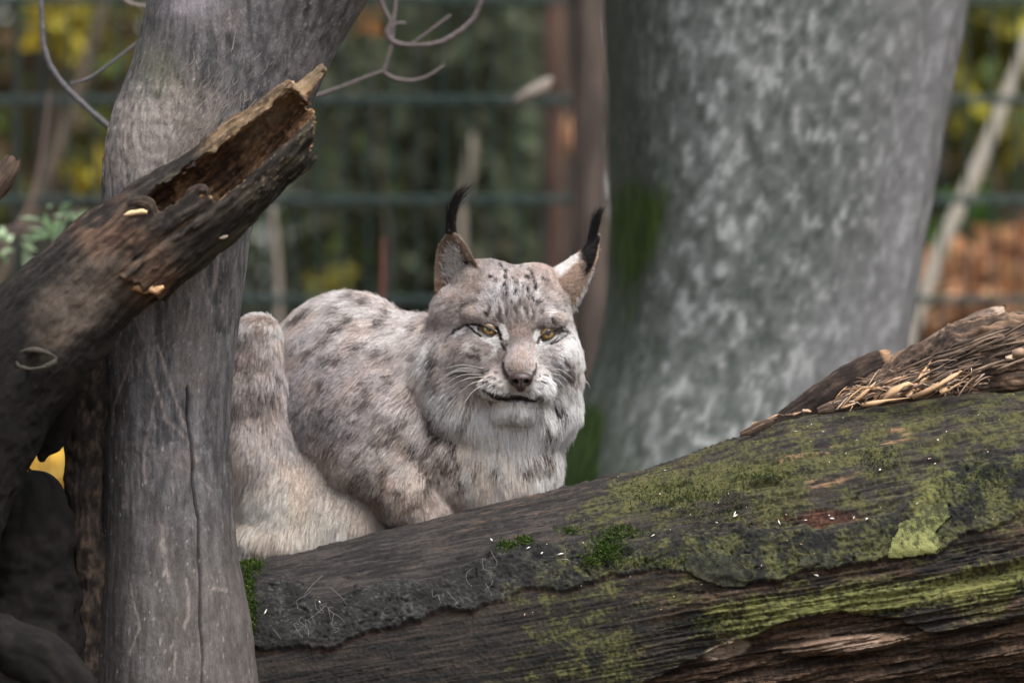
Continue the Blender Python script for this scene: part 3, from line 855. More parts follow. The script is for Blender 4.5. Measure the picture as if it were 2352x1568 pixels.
# torn upper limb, dark bark slab and broken stub of the log's upper right
def rough_tube(name, rows, d, cols, parent, mat, seed, fl=1.0, amp=(0.06, 0.10), ns=150, nt_=72, capend=True, stre=(0.5, 5.0)):
    "tube with long fissures; rows (u, v, half width, depth offset); fl flattens it in depth"
    ctrl = []
    for r in rows:
        dd = d + (r[3] if len(r) > 3 else 0)
        ctrl.append((*P(r[0], r[1], dd), r[2] * Q * dd))
    c, R, th, t, n, b = tube_grid(ctrl, ns, nt_)
    RR = np.repeat(R[:, None], nt_, 1)
    s = np.concatenate([[0], np.cumsum(np.linalg.norm(np.diff(c, axis=0), axis=1))]) / LQ
    S = np.repeat(s[:, None], nt_, 1).ravel(); T = np.tile(th, ns)
    W = np.stack([np.cos(T), np.sin(T)], 1) * (RR.ravel() / LQ)[:, None]
    g = ridged(np.stack([S / 130 * stre[0] * 2, W[:, 0] / 9, W[:, 1] / 9], 1), 4, seed, 0.55)
    l = fbm(np.stack([S / 45, W[:, 0] / 40, W[:, 1] / 40], 1), 3, seed + 1)
    k = 1 + amp[0] * g + amp[1] * l
    off = (RR.ravel() * k)[:, None] * (np.cos(T)[:, None] * np.repeat(n, nt_, 0) * fl + np.sin(T)[:, None] * np.repeat(b, nt_, 0))
    v = np.repeat(c, nt_, 0) + off
    # uneven broken ends
    for row, sg in ((0, -1), (ns - 1, 1)):
        i = slice(row * nt_, (row + 1) * nt_)
        jag = fbm(np.stack([np.cos(th) * 3, np.sin(th) * 3, th * 0 + seed], 1), 3, seed + 2)
        v[i] += np.outer(jag * R[row] * 0.5, t[row])
    col = cols(S, T, g, l)
    f = grid_faces(ns, nt_)
    K = len(v)
    # concave broken caps
    v = np.vstack([v, c[0] + t[0] * R[0] * 0.15, c[-1] - t[-1] * R[-1] * 0.15])
    j = np.arange(nt_); j2 = (j + 1) % nt_
    f = np.vstack([f, np.stack([j2, j, np.full(nt_, K), np.full(nt_, K)], 1), np.stack([(ns - 1) * nt_ + j, (ns - 1) * nt_ + j2, np.full(nt_, K + 1), np.full(nt_, K + 1)], 1)])
    col = np.vstack([col, col[0], col[-1]])
    o = obj(name, mesh(name, v, f, col), mat)
    keep(parent, o)
    return o
M_ROUGH = mat_attr('weathered_wood', 0.9, (220, 220, 220), 'object', 0.4, 0.5, 0.002)
def c_torn(S, T, g, l):
    n = fbm(np.stack([S / 40, np.cos(T) * 6, np.sin(T) * 6], 1), 4, 91, 0.6)
    c = mixc((0.040, 0.029, 0.024), (0.15, 0.10, 0.072), sstep(-0.4, 0.5, n))
    return mixc(c, (0.30, 0.19, 0.12), sstep(0.35, 0.6, g * 0.5 + n * 0.7) * 0.6)
def c_slab(S, T, g, l):
    n = fbm(np.stack([S / 30, np.cos(T) * 5, np.sin(T) * 5], 1), 4, 92, 0.6)
    c = mixc((0.024, 0.018, 0.016), (0.085, 0.058, 0.045), sstep(-0.3, 0.6, n))
    return mixc(c, (0.36, 0.22, 0.13), sstep(S.max() * 0.93, S.max() * 0.97, S))
def c_stub(S, T, g, l):
    n = fbm(np.stack([S / 25, np.cos(T) * 4, np.sin(T) * 4], 1), 4, 93, 0.6)
    c = mixc((0.10, 0.066, 0.052), (0.24, 0.17, 0.135), sstep(-0.5, 0.5, n))
    return mixc(c, (0.42, 0.32, 0.25), sstep(S.max() * 0.84, S.max() * 0.95, S) * (n > -0.05))
rough_tube('torn_limb', [(1990, 900, 26, 0.02), (2070, 872, 46, 0.03), (2160, 842, 62, 0.03), (2260, 812, 74, 0.03), (2360, 790, 72, 0.03), (2520, 752, 72, 0.03)], 7.88, c_torn, log, M_ROUGH, 31, 0.8, (0.26, 0.20), 260, 150)
rough_tube('torn_limb', [(2180, 842, 14), (2280, 792, 26), (2380, 758, 34), (2520, 720, 40)], 7.90, c_slab, log, M_ROUGH, 36, 0.8, (0.24, 0.22), 160, 90)
rough_tube('torn_limb', [(1880, 946, 10), (1930, 934, 18), (2000, 915, 30), (2090, 898, 36), (2200, 884, 38), (2300, 872, 40), (2420, 862, 46), (2540, 850, 46)], 7.90, c_torn, log, M_ROUGH, 37, 0.8, (0.30, 0.24), 240, 110)
rough_tube('bark_slab', [(1772, 972, 6), (1810, 950, 17), (1860, 926, 27), (1920, 892, 34), (1980, 858, 36), (2022, 838, 33), (2048, 826, 26)], 7.95, c_slab, log, M_ROUGH, 32, 0.35, (0.16, 0.24), 160, 90)
rough_tube('broken_stub', [(2070, 850, 22), (2120, 815, 26), (2180, 782, 29), (2240, 752, 29), (2285, 733, 26), (2312, 722, 21)], 7.99, c_stub, log, M_ROUGH, 33, 0.8, (0.12, 0.16), 150, 80)
rough_tube('bark_curl', [(1700, 997, 5), (1722, 990, 10), (1752, 976, 12), (1778, 966, 7)], 7.84, c_torn, log, M_ROUGH, 34, 0.5, (0.10, 0.15), 40, 30)

# splinters of fresh torn wood, one part each
M_SPL = mat_attr('fresh_wood', 0.8, (300, 300, 300), 'object', 0.25, 0.3, 0.001)
def splinter_mesh(p0, p1, w, th, r, col, bend=0.2):
    p0, p1 = np.asarray(p0), np.asarray(p1)
    L = np.linalg.norm(p1 - p0); t = (p1 - p0) / L
    s = np.cross(t, np.array([0.1, -1, 0.15]) + 0.35 * r.normal(size=3)); s /= np.linalg.norm(s)
    q = np.cross(s, t)
    k = np.array([0, 0.25, 0.5, 0.75, 1.0])
    wd = w * np.array([0.8, 1.1, 0.9, 0.6, 0.12]) * (0.45 + 1.1 * r.random(5))
    bn = bend * L * np.sin(k * np.pi * 0.9) * r.normal()
    jit = 0.12 * w * r.normal(size=(5, 1)) * s
    cc = p0 + np.outer(k * L, t) + np.outer(bn, q) + jit
    v = []
    for i in range(5):
        v += [cc[i] - s * wd[i], cc[i] - q * th * 0.6, cc[i] + s * wd[i], cc[i] + q * th * (0.4 if i < 4 else 0.1)]
    f = []
    for i in range(4):
        for j in range(4):
            a, b_ = i * 4 + j, i * 4 + (j + 1) % 4
            f.append((a, b_, b_ + 4, a + 4))
    f += [(3, 2, 1, 0), (16, 17, 18, 19)]
    c = np.asarray(col) * (0.75 + 0.5 * r.random((20, 1)))
    return mesh('splinter', v, np.array(f), c, smooth=False)
r = np.random.default_rng(41)
SPC = [(0.54, 0.34, 0.20), (0.38, 0.22, 0.13), (0.60, 0.44, 0.31), (0.22, 0.13, 0.08), (0.46, 0.36, 0.28), (0.12, 0.08, 0.06), (0.30, 0.20, 0.14)]
def splinter(u0, v0, u1, v1, w, d0, d1, col=None):
    me = splinter_mesh(P(u0, v0, d0), P(u1, v1, d1), w * LQ, w * LQ * (0.22 + 0.25 * r.random()), r, col if col is not None else SPC[r.integers(0, 7)])
    o = obj('splinter', me, M_SPL); keep(log, o)
for a in [(2086, 912, 2140, 828, 6, 7.80, 7.82), (2096, 914, 2206, 850, 8, 7.79, 7.80), (2160, 902, 2226, 868, 6, 7.79, 7.80), (2106, 896, 2132, 848, 8, 7.82, 7.84),
          (1936, 935, 2040, 906, 7, 7.80, 7.80), (1980, 930, 2090, 912, 5, 7.79, 7.79), (2030, 916, 2100, 890, 8, 7.80, 7.82), (1960, 922, 2010, 876, 7, 7.82, 7.84)]:
    splinter(*a, col=(0.56, 0.36, 0.21))
DK = [(0.07, 0.05, 0.04), (0.12, 0.085, 0.065), (0.045, 0.034, 0.029), (0.17, 0.12, 0.09), (0.22, 0.155, 0.11)]
for k in range(60):                                   # shards of the torn limb still standing along its grain
    x = 2010 + 350 * r.random()
    y = tab(x, [(2000, 890), (2080, 838), (2160, 800), (2260, 772), (2370, 735)]) + (r.random() ** 1.3) * 90 * sstep(1990, 2120, x)
    L = 55 + 90 * r.random(); a_ = rad(21 + 5 * r.normal())
    dd = 7.80 + 0.07 * (1 - min(1.0, max(0.0, (y - tab(x, [(2000, 890), (2080, 838), (2160, 800), (2260, 772), (2370, 735)])) / 70)))
    splinter(x - L / 2 * math.cos(a_), y + L / 2 * math.sin(a_), x + L / 2 * math.cos(a_), y - L / 2 * math.sin(a_), 1.4 + 2.6 * r.random(), dd, dd, col=DK[r.integers(0, 5)])
for k in range(150):
    x = 1915 + 345 * r.random()
    top = tab(x, [(1900, 925), (1960, 880), (2040, 846), (2150, 850), (2260, 868)])
    bot = tab(x, LOG_TOP) - 2
    y = bot + (top - bot) * r.random() ** 1.4
    f = (bot - y) / 60
    L = 20 + 46 * r.random() ** 1.8
    a = rad(22 + 22 * r.normal())
    splinter(x - L / 2 * math.cos(a), y + L / 2 * math.sin(a), x + L / 2 * math.cos(a), y - L / 2 * math.sin(a), 0.9 + 2.0 * r.random() ** 2, 7.84 + 0.03 * f + 0.015 * r.normal() - 0.02, 7.84 + 0.03 * f + 0.015 * r.normal() - 0.02)
for k in range(16):
    x = 1735 + 150 * r.random(); y = tab(x, LOG_TOP) - 2 - 4 * r.random()
    L = 8 + 24 * r.random(); a = rad(18 + 14 * r.normal())
    splinter(x - L / 2, y + L / 2 * math.sin(a), x + L / 2, y - L / 2 * math.sin(a), 2 + 2 * r.random(), 7.86, 7.86)
for a in [(2310, 822, 2360, 800, 10, 7.78, 7.78), (2325, 812, 2400, 806, 9, 7.78, 7.78)]:
    splinter(*a)
# pale chips and droppings scattered on the log
def chips():
    mb = MB()
    rr = np.random.default_rng(43)
    spots = [(1905, 1185), (1910, 1192), (1688, 1182), (1690, 1186), (1850, 1196), (1960, 1190), (1990, 1192), (1790, 1200), (1245, 1270), (1288, 1272), (1214, 1258), (734, 1384), (610, 1405), (1130, 1240), (1500, 1230), (1640, 1330), (1875, 1322), (2020, 1080), (2155, 1010)]
    for k in range(55):
        u = rr.uniform(1200, 2330); v = tab(u, LOG_TOP) + 20 + 330 * rr.random() ** 1.3
        spots.append((u, v))
    for i, (u, v) in enumerate(spots):
        m = on_log(u, v); p = LOGV[m] + LOGN[m] * 0.0012; nn = LOGN[m]
        a = rr.normal(size=3) + np.array([0.6, 0, 0.5]); a -= nn * (a @ nn); a /= np.linalg.norm(a); b_ = np.cross(nn, a)
        L = (3 + 6 * rr.random() if i < 19 else 1.2 + 3.5 * rr.random() ** 2) * LQ; w = (1.2 + 1.0 * rr.random()) * LQ if i < 19 else (0.8 + 0.8 * rr.random()) * LQ
        q = [p - a * L - b_ * w * 0.4, p - a * L * 0.2 - b_ * w, p + a * L - b_ * w * 0.3, p + a * L * 0.3 + b_ * w]
        q = np.array(q + [x + nn * w for x in q])
        cl = [(0.75, 0.70, 0.62), (0.55, 0.38, 0.26), (0.62, 0.55, 0.48)][rr.integers(0, 3)] if i >= 19 else (0.78, 0.74, 0.68)
        mb.add(q, [(0, 1, 2, 3), (7, 6, 5, 4), (0, 4, 5, 1), (1, 5, 6, 2), (2, 6, 7, 3), (3, 7, 4, 0)], cl)
    o = mb.build('wood_chips', M_SPL, log, smooth=False); o['kind'] = 'stuff'
chips()
# moss growing on the log
def log_moss(name, patches, n, length, cols, seed):
    rr0 = np.random.default_rng(seed)
    def fpos(k, r):
        pw = np.array([p[4] for p in patches], dtype=float); pw /= pw.sum()
        which = r.choice(len(patches), k, p=pw)
        pp = np.array(patches)[which]
        u = pp[:, 0] + pp[:, 2] * r.normal(size=k) * 0.5; v = pp[:, 1] + pp[:, 3] * r.normal(size=k) * 0.5
        # nearest log vertices through a coarse bucket search
        out = np.empty(k, dtype=int)
        for i in range(k): out[i] = on_log_fast(u[i], v[i])
        return LOGV[out], LOGN[out]
    vv, ff, cc = moss_blades(n, fpos, length, cols, seed, 0.0009)
    o = obj(name, mesh(name, vv, ff, cc, smooth=False), M_LEAF); keep(log, o); o['kind'] = 'stuff'
BK = 16
_key = (np.floor(LPU / BK).astype(int) * 1000 + np.floor(LPV / BK).astype(int))
_ord = np.argsort(_key, kind='stable'); _sk = _key[_ord]
def on_log_fast(u, v):
    k = int(math.floor(u / BK)) * 1000 + int(math.floor(v / BK))
    a, b_ = np.searchsorted(_sk, k), np.searchsorted(_sk, k + 1)
    if b_ <= a: return on_log(u, v)
    i = _ord[a:b_]
    return i[np.argmin((LPU[i] - u) ** 2 + (LPV[i] - v) ** 2)]
MOSS = [(0.050, 0.085, 0.018), (0.075, 0.12, 0.028), (0.11, 0.16, 0.042), (0.030, 0.055, 0.014)]
log_moss('moss', [(1395, 1262, 42, 30, 5), (1430, 1222, 50, 18, 2), (1355, 1285, 25, 14, 1), (1165, 1252, 24, 12, 1.2), (1205, 1240, 18, 10, 1), (1310, 1218, 30, 9, 0.7)], 1700, 0.0065, MOSS, 44)
log_moss('moss', [(566, 1290, 16, 22, 2), (572, 1340, 14, 40, 2), (578, 1410, 14, 50, 2), (592, 1300, 14, 14, 1)], 1500, 0.006, MOSS, 45)
log_moss('moss', [(1560, 1130, 150, 40, 2), (1750, 1090, 120, 30, 1), (1650, 1180, 200, 40, 1), (2010, 1060, 60, 30, 0.6), (2260, 1100, 80, 60, 1), (1500, 1290, 200, 20, 1), (1640, 1440, 120, 40, 0.6)], 3000, 0.004, [(0.07, 0.10, 0.025), (0.10, 0.13, 0.035), (0.045, 0.065, 0.02)], 46)
def cobweb():
    mb = MB(); rr = np.random.default_rng(47)
    for k in range(22):
        u, v = [(740, 1378), (1290, 1275), (1075, 1350), (1100, 1310), (970, 1350), (700, 1420)][rr.integers(0, 6)]
        u += 40 * rr.normal(); v += 26 * rr.normal()
        m = on_log_fast(u, v); m2 = on_log_fast(u + 22 * rr.normal(), v + 12 + 34 * rr.random())
        a, b_ = LOGV[m] + LOGN[m] * 0.006, LOGV[m2] + LOGN[m2] * 0.008
        add_tube(mb, [(*a, 0.00014), (*((a * 0.65 + b_ * 0.35) + rr.normal(size=3) * 0.004), 0.00014), (*((a * 0.3 + b_ * 0.7) + rr.normal(size=3) * 0.004), 0.00014), (*b_, 0.00012)], 14, 3, (0.45, 0.42, 0.40))
    o = mb.build('cobweb', M_SPL, log); o['kind'] = 'stuff'
cobweb()
# ------------------------------------------------------------------ the grey debarked trunk on the left
TD = 7.66
TQ = Q * TD
gtr = thing('dead_tree', 'smooth grey barkless dead trunk leaning right at left of the lynx', 'tree', (P(400, 1568, TD)[0], TD - 8, 0))
TROWS = [(2300, 180, 650), (1900, 190, 625), (1700, 196, 607), (1568, 206, 592), (1400, 216, 570), (1300, 222, 550), (1200, 227, 538), (1100, 230, 532), (1000, 230, 528), (900, 226, 531), (800, 224, 540), (700, 222, 553), (600, 224, 566),
         (500, 232, 580), (420, 242, 606), (300, 264, 664), (150, 308, 738), (0, 345, 808), (-150, 400, 890), (-400, 520, 1010), (-900, 760, 1190), (-1800, 1120, 1420)]
SCR = [[(352, 800), (345, 850), (360, 900), (340, 985)], [(334, 800), (352, 850), (365, 905), (380, 960), (430, 1010), (452, 1060)], [(362, 795), (390, 880), (412, 940), (425, 985)], [(300, 830), (285, 870), (262, 930), (255, 1000)],
       [(505, 700), (512, 720)], [(370, 1205), (376, 1260), (382, 1310), (390, 1340)], [(395, 1080), (398, 1130)], [(428, 1330), (436, 1400), (422, 1440)], [(340, 1000), (330, 1060), (336, 1110)], [(300, 700), (320, 760), (345, 800)], [(425, 640), (440, 700), (430, 760)],
       [(470, 590), (465, 650), (478, 700)], [(300, 1340), (320, 1440), (300, 1500)], [(460, 1500), (466, 1540)], [(490, 1350), (520, 1352)], [(455, 1090), (485, 1125)], [(440, 560), (436, 640)], [(500, 560), (492, 660)], [(405, 1500), (395, 1560)]]
CRACK = [(430, 890), (431, 960), (440, 1040), (443, 1110), (455, 1190), (456, 1260), (462, 1340), (459, 1430), (466, 1500), (463, 1600), (470, 1750)]
def tr_disp(p, S, T, R):
    U, V = proj(p)
    front = np.abs(np.mod(T + np.pi, 2 * np.pi) - np.pi) < 1.5
    q = p / TQ
    d = 7 * fbm(q * np.array([1, 1, 0.35]) / 110, 3, 101) + 1.6 * fbm(q * np.array([1, 1, 0.12]) / 9, 3, 102) + 1.6 * fbm(q / 22, 3, 103)
    cd = seg_dist(U + 3 * fbm(q / 30, 2, 104), V, CRACK)
    d -= front * 11 * np.exp(-(cd / 2.6) ** 2)
    fib = sstep(0.25, 0.6, blob(U, V, 380, 330, 190, 170, 35))
    d += fib * 3.2 * ridged(q * np.array([1, 1, 0.45]) / 14, 3, 105)
    d += 14 * np.exp(-((V - 330) / 120) ** 2) * np.exp(-((U - 280) / 80) ** 2)
    kn = sstep(0.3, 0.6, blob(U, V, 395, 1015, 110, 70) )
    d += kn * 3 * ridged(q / 16, 3, 106)
    return d * TQ
def tr_col(p, S, T, R, disp):
    U, V = proj(p)
    q = p / TQ
    n1 = fbm(q * np.array([1, 1, 0.22]) / 16, 4, 111, 0.6); n2 = fbm(q / 90, 3, 112); n3 = fbm(q * np.array([1, 1, 0.5]) / 6, 2, 113); n4 = fbm(q * np.array([1, 1, 0.1]) / 7, 3, 114)
    c = mixc((0.046, 0.044, 0.048), (0.140, 0.134, 0.142), sstep(-0.5, 0.5, n1 + 0.4 * n2 + 0.25 * n3))
    c = mixc(c, (0.20, 0.19, 0.195), sstep(0.05, 0.5, n4 + 0.3 * n2) * sstep(1250, 700, V) * 0.6)
    c = mixc(c, (0.13, 0.10, 0.088), sstep(0.1, 0.55, n2 + 0.3 * n1) * 0.4)
    c = mixc(c, (0.105, 0.088, 0.075), sstep(1000, 1400, V) * 0.5)
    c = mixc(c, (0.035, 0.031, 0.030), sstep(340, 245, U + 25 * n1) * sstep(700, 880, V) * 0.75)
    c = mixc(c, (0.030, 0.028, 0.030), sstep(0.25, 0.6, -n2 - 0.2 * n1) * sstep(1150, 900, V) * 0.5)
    c = mixc(c, (0.12, 0.125, 0.075), blob(U, V, 375, 190, 60, 110, 20) * 0.6)
    c = mixc(c, (0.40, 0.36, 0.40), blob(U, V, 440, 5, 60, 40) * 0.7)
    fib = blob(U, V, 370, 330, 170, 150, 35)
    fn = ridged(q * np.array([1, 1, 0.4]) / 12, 3, 105)
    c = mixc(c, (0.36, 0.31, 0.28), sstep(0.35, 0.8, fib * 0.8 + 0.35 * fn) * 0.7)
    front = np.abs(np.mod(T + np.pi, 2 * np.pi) - np.pi) < 1.5
    wob = 4 * fbm(q / 25, 2, 115)
    for k, s in enumerate(SCR):
        ds = seg_dist(U + wob, V + wob, s)
        c = mixc(c, (0.34, 0.29, 0.265), front * np.exp(-(ds / (2.4 + (k % 3))) ** 2) * (0.45 + 0.4 * (n3 > -0.1)) * 0.62)
    c = mixc(c, (0.38, 0.34, 0.31), sstep(0.55, 0.75, n3 + 0.25 * n4) * 0.5)
    cd = seg_dist(U + 3 * fbm(q / 30, 2, 104), V, CRACK)
    c = mixc(c, (0.015, 0.012, 0.011), front * np.exp(-(cd / 2.2) ** 2) * 0.9)
    # scattered pale specks
    c = mixc(c, (0.5, 0.5, 0.5), sstep(0.72, 0.8, fbm(q / 4, 2, 116)) * 0.7)
    return c
M_TR = mat_attr('bare_grey_wood', 0.7, (230, 230, 60), 'object', 0.5, 0.5, 0.002, 0.35)
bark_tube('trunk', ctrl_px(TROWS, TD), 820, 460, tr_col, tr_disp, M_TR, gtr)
def c_bark(S, T, g, l):
    n = fbm(np.stack([S / 18, np.cos(T) * 5, np.sin(T) * 5], 1), 4, 121, 0.6)
    c = mixc((0.022, 0.017, 0.015), (0.085, 0.060, 0.046), sstep(-0.35, 0.5, n))
    return mixc(c, (0.15, 0.10, 0.07), sstep(0.25, 0.6, g * 0.4 + n) * 0.5)
def c_strip(S, T, g, l): return c_bark(S, T, g, l) * 0.55  # same bark, darkened in colour for the shade on this side
def c_lich(S, T, g, l):
    n = fbm(np.stack([S / 10, np.cos(T) * 5, np.sin(T) * 5], 1), 4, 122, 0.6)
    return mixc((0.03, 0.03, 0.03), (0.23, 0.25, 0.245), sstep(-0.2, 0.5, n))
def c_moss(S, T, g, l):
    n = fbm(np.stack([S / 10, np.cos(T) * 5, np.sin(T) * 5], 1), 4, 123, 0.6)
    return mixc((0.03, 0.025, 0.018), (0.17, 0.15, 0.10), sstep(-0.2, 0.5, n))
# ridge of rough bark left standing on the shaded side, and remnants on both edges higher up
rough_tube('bark_strip', [(232, 800, 20, 0.0), (215, 860, 40, 0.0), (202, 930, 46), (196, 1010, 42), (194, 1100, 38), (194, 1180, 36), (200, 1260, 40), (206, 1340, 36), (205, 1400, 34), (206, 1480, 32), (200, 1600, 34), (190, 1750, 30)], 7.62, c_strip, gtr, M_ROUGH, 131, 0.9, (0.18, 0.34), 240, 80)
rough_tube('bark_strip', [(352, 60, 4), (342, 95, 10), (332, 140, 13), (318, 175, 12), (305, 205, 9), (296, 222, 3)], 7.65, c_moss, gtr, M_ROUGH, 132, 0.8, (0.15, 0.3), 70, 30)
rough_tube('bark_strip', [(290, 255, 3), (282, 285, 6), (272, 320, 8), (262, 350, 8), (252, 400, 9), (243, 430, 6)], 7.65, c_bark, gtr, M_ROUGH, 133, 0.8, (0.15, 0.35), 70, 30)
rough_tube('bark_strip', [(848, -90, 22), (822, -30, 22), (800, 10, 20), (778, 55, 19), (757, 95, 17), (740, 135, 14), (725, 170, 8)], 7.66, c_lich, gtr, M_ROUGH, 134, 0.8, (0.15, 0.3), 110, 40)
# torn bast fibres fraying off the bend
def fibres():
    mb = MB(); rr = np.random.default_rng(140)
    tv = None
    for k in range(3600):
        u = 400 + 110 * rr.normal(); v = 330 + 90 * rr.normal()
        if rr.random() < 0.35: u, v = 325 + 55 * rr.normal(), 395 + 60 * rr.normal()
        le = tab(v, [(0, 345), (150, 308), (300, 264), (420, 242), (600, 224)]) + 8; re = tab(v, [(0, 808), (150, 738), (300, 664), (420, 606), (600, 566)]) - 60
        if not (le < u < re) or v < 110: continue
        c0, R0 = (le + re + 52) / 2, (re + 60 - le + 8) / 2
        side = sstep(380, 290, u)
        ang = rad((64 - 50 * side) + 17 * rr.normal())
        L = 12 + 40 * rr.random() ** 2
        du, dv = math.cos(ang) * L, -math.sin(ang) * L
        bx, by = rr.normal() * L * 0.07, rr.normal() * L * 0.07
        w = (0.35 + 0.6 * rr.random() ** 2) * TQ
        lift = 0.0005 + 0.003 * rr.random() ** 2
        row = []
        for q_, ww in ((0, 1.0), (0.5, 0.9), (1.0, 0.3)):
            uu, vv_ = u + du * q_ + bx * (q_ == 0.5), v + dv * q_ + by * (q_ == 0.5)
            x = (uu - c0) / R0
            d = TD - R0 * TQ * math.sqrt(max(0.03, 1 - x * x)) - 0.0035 - lift * q_
            row.append((*P(uu, vv_, d), w * ww))
        add_tube(mb, row, 5, 3, np.array((0.46, 0.40, 0.36)) * (0.5 + 0.7 * rr.random()), cap=False)
    o = mb.build('bast_fibres', M_SPL, gtr); o['kind'] = 'stuff'
fibres()

# ------------------------------------------------------------------ the broken hollow trunk crossing in front of it
SD = 7.47
SQ = Q * SD
snag = thing('broken_snag', 'rotten hollow broken trunk slanting up across the grey trunk at upper left', 'log', (P(0, 1250, SD)[0], SD - 8, 0))
def build_snag():
    axis = np.array([(-480, 1800, 245), (-190, 1180, 200), (-40, 920, 165), (96, 765, 143), (219, 645, 130), (315, 562, 124), (473, 449, 108), (604, 338, 93), (712, 238, 78), (830, 136, 64)], dtype=float)
    L = np.concatenate([[0], np.cumsum(np.hypot(*np.diff(axis[:, :2], axis=0).T))])
    off = L[1]                                       # s measured from the second control point
    h = 3.0
    sg = np.arange(-off, L[-1] - off, h)
    ag = np.arange(-240, 241, h)
    ra = np.interp(sg + off, L, axis[:, 2])
    # normalised cross-section so that one grid serves the whole taper
    kk = np.linspace(-1.3, 1.3, 84)
    Sg, A, Y = np.meshgrid(sg, kk, kk, indexing='ij')
    R = np.broadcast_to(ra[:, None, None], Sg.shape)
    a, y = A * R, Y * R
    rr_ = np.hypot(a, y)
    F = rr_ - R
    near = (np.abs(F) < 46) | (Sg > 780)
    idx = np.nonzero(near)
    s_, a_, y_ = Sg[idx], a[idx], y[idx]
    R_ = R[idx]; r_ = rr_[idx]
    ph = np.stack([s_ / 130, a_ / 14, y_ / 14], 1)
    fib = ridged(ph, 3, 151, 0.55)
    lum = fbm(np.stack([s_ / 55, a_ / 45, y_ / 45], 1), 3, 152)
    jag = fbm(np.stack([s_ / 30, a_ / 16, y_ / 30], 1), 3, 153, 0.6)
    f = r_ - (R_ + 5.0 * fib * (0.4 + 0.6 * (s_ > 650)) + 10 * lum + 3 * jag)
    # thicker outer layer on the lower side, broken off at its left end
    lay = sstep(-30, -46, a_ + 8 * jag) * sstep(738, 744, s_ + 14 * jag + 0.35 * (a_ + 60))
    f -= 11 * lay
    f += 9 * (1 - lay) * sstep(500, 700, s_) * sstep(-10, -40, a_)
    # the hollow
    rin = 0.68 * R_ + 12 * jag + 5 * fib + 9 * lum
    hollow = np.maximum.reduce([r_ - rin, 858 + 25 * jag - s_, s_ - 1312 - 20 * jag])
    f = np.maximum(f, -hollow)
    # the missing front wall
    sb = np.where(a_ > 22 + 8 * jag, 892, np.where(a_ > -32 + 8 * jag, 1006, 1500)) + 36 * jag + np.where(a_ > 60, (a_ - 60) * 0.5, 0)
    cut = np.maximum.reduce([sb - s_, y_ + 0.06 * R_ + 14 * jag, a_ - (0.66 * R_ + 18 * jag), -(a_ + 40) + 15 * jag, s_ - 1312 - 14 * jag])
    f = np.maximum(f, -cut)
    # ragged far end: the upper wall reaches further than the lower
    end = np.interp(a_ + 10 * lum, [-90, -60, -20, 10, 25, 50, 80], [1236, 1268, 1304, 1318, 1388, 1398, 1376]) + 34 * jag
    f = np.maximum(f, (s_ - end) * 0.8)
    knob = sstep(1296, 1328, s_)
    f = np.maximum(f, knob * (np.hypot(a_ - 27, y_ + 4) - 27 - 8 * lum - 5 * fib) + (1 - knob) * -100)
    F[idx] = f
    ext = Sg < -off + 2 * h
    F = np.maximum(F, np.where(ext, 5.0, -1e3))
    F[:, 0, :] = F[:, -1, :] = 5; F[:, :, 0] = F[:, :, -1] = 5; F[-1] = 5
    v, q = surface_nets(F, (0, 0, 0), 1.0)
    fs = v[:, 0]; fa = kk[0] + v[:, 1] * (kk[1] - kk[0]); fy = kk[0] + v[:, 2] * (kk[1] - kk[0])
    s1 = sg[0] + fs * h
    rv = np.interp(s1 + off, L, axis[:, 2])
    a1, y1 = fa * rv, fy * rv
    # curved axis
    fine = resample(np.column_stack([axis[:, 0], axis[:, 1], axis[:, 2]]) * np.array([1, 1, 0]), 400)
    Lf = np.concatenate([[0], np.cumsum(np.hypot(*np.diff(fine[:, :2], axis=0).T))]); Lf *= L[-1] / Lf[-1]
    tx, ty = np.gradient(fine[:, 0]), np.gradient(fine[:, 1]); tl = np.hypot(tx, ty); tx /= tl; ty /= tl
    cu, cv = np.interp(s1 + off, Lf, fine[:, 0]), np.interp(s1 + off, Lf, fine[:, 1])
    nx, ny = np.interp(s1 + off, Lf, ty), np.interp(s1 + off, Lf, -tx)      # up-left normal
    uu, vv = cu + nx * a1, cv + ny * a1
    w = np.stack([(uu - 1176) * SQ, SD - 8 + y1 * SQ, CAMZ + (784 - vv) * SQ], 1)
    # in the layout the grid's handedness flips: keep outward faces
    q = q[:, ::-1]
    r1 = np.hypot(a1, y1)
    e = np.stack([s1 / 60, a1 / 9, y1 / 9], 1)
    n1 = fbm(e, 4, 161, 0.6); n2 = fbm(np.stack([s1 / 60, a1 / 40, y1 / 40], 1), 3, 162); n3 = fbm(np.stack([s1 / 9, a1 / 5, y1 / 5], 1), 2, 163)
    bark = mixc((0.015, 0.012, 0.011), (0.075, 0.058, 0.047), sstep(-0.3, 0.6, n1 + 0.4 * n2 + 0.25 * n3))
    bark = bark * (0.16 + 0.84 * sstep(350, 820, s1))[:, None]  # deep shade at the lower left end put into the bark colour
    bark = mixc(bark, (0.085, 0.080, 0.045), sstep(0.0, 0.5, n2 - 0.2 * n1) * sstep(800, 1000, s1) * 0.5)
    smooth_w = mixc((0.075, 0.058, 0.047), (0.165, 0.130, 0.105), sstep(-0.4, 0.5, n2 + 0.4 * n1))
    wz = sstep(460, 560, s1 - a1 * 0.5) * sstep(800, 720, s1 + 30 * n2) * sstep(78, 20, a1 + 22 * n2) * sstep(-95, -50, a1)
    col = mixc(bark, smooth_w, wz * 0.85)
    rot = mixc((0.040, 0.022, 0.014), (0.26, 0.14, 0.072), sstep(-0.45, 0.45, n1 + 0.5 * n2))
    rot = mixc(rot, (0.52, 0.32, 0.17), sstep(0.12, 0.5, n2 + 0.35 * n3 + 0.2 * n1) * 0.85)
    rot = mixc(rot, (0.27, 0.205, 0.13), sstep(1080, 1250, s1) * sstep(0.05, 0.5, a1 / rv) * 0.7)
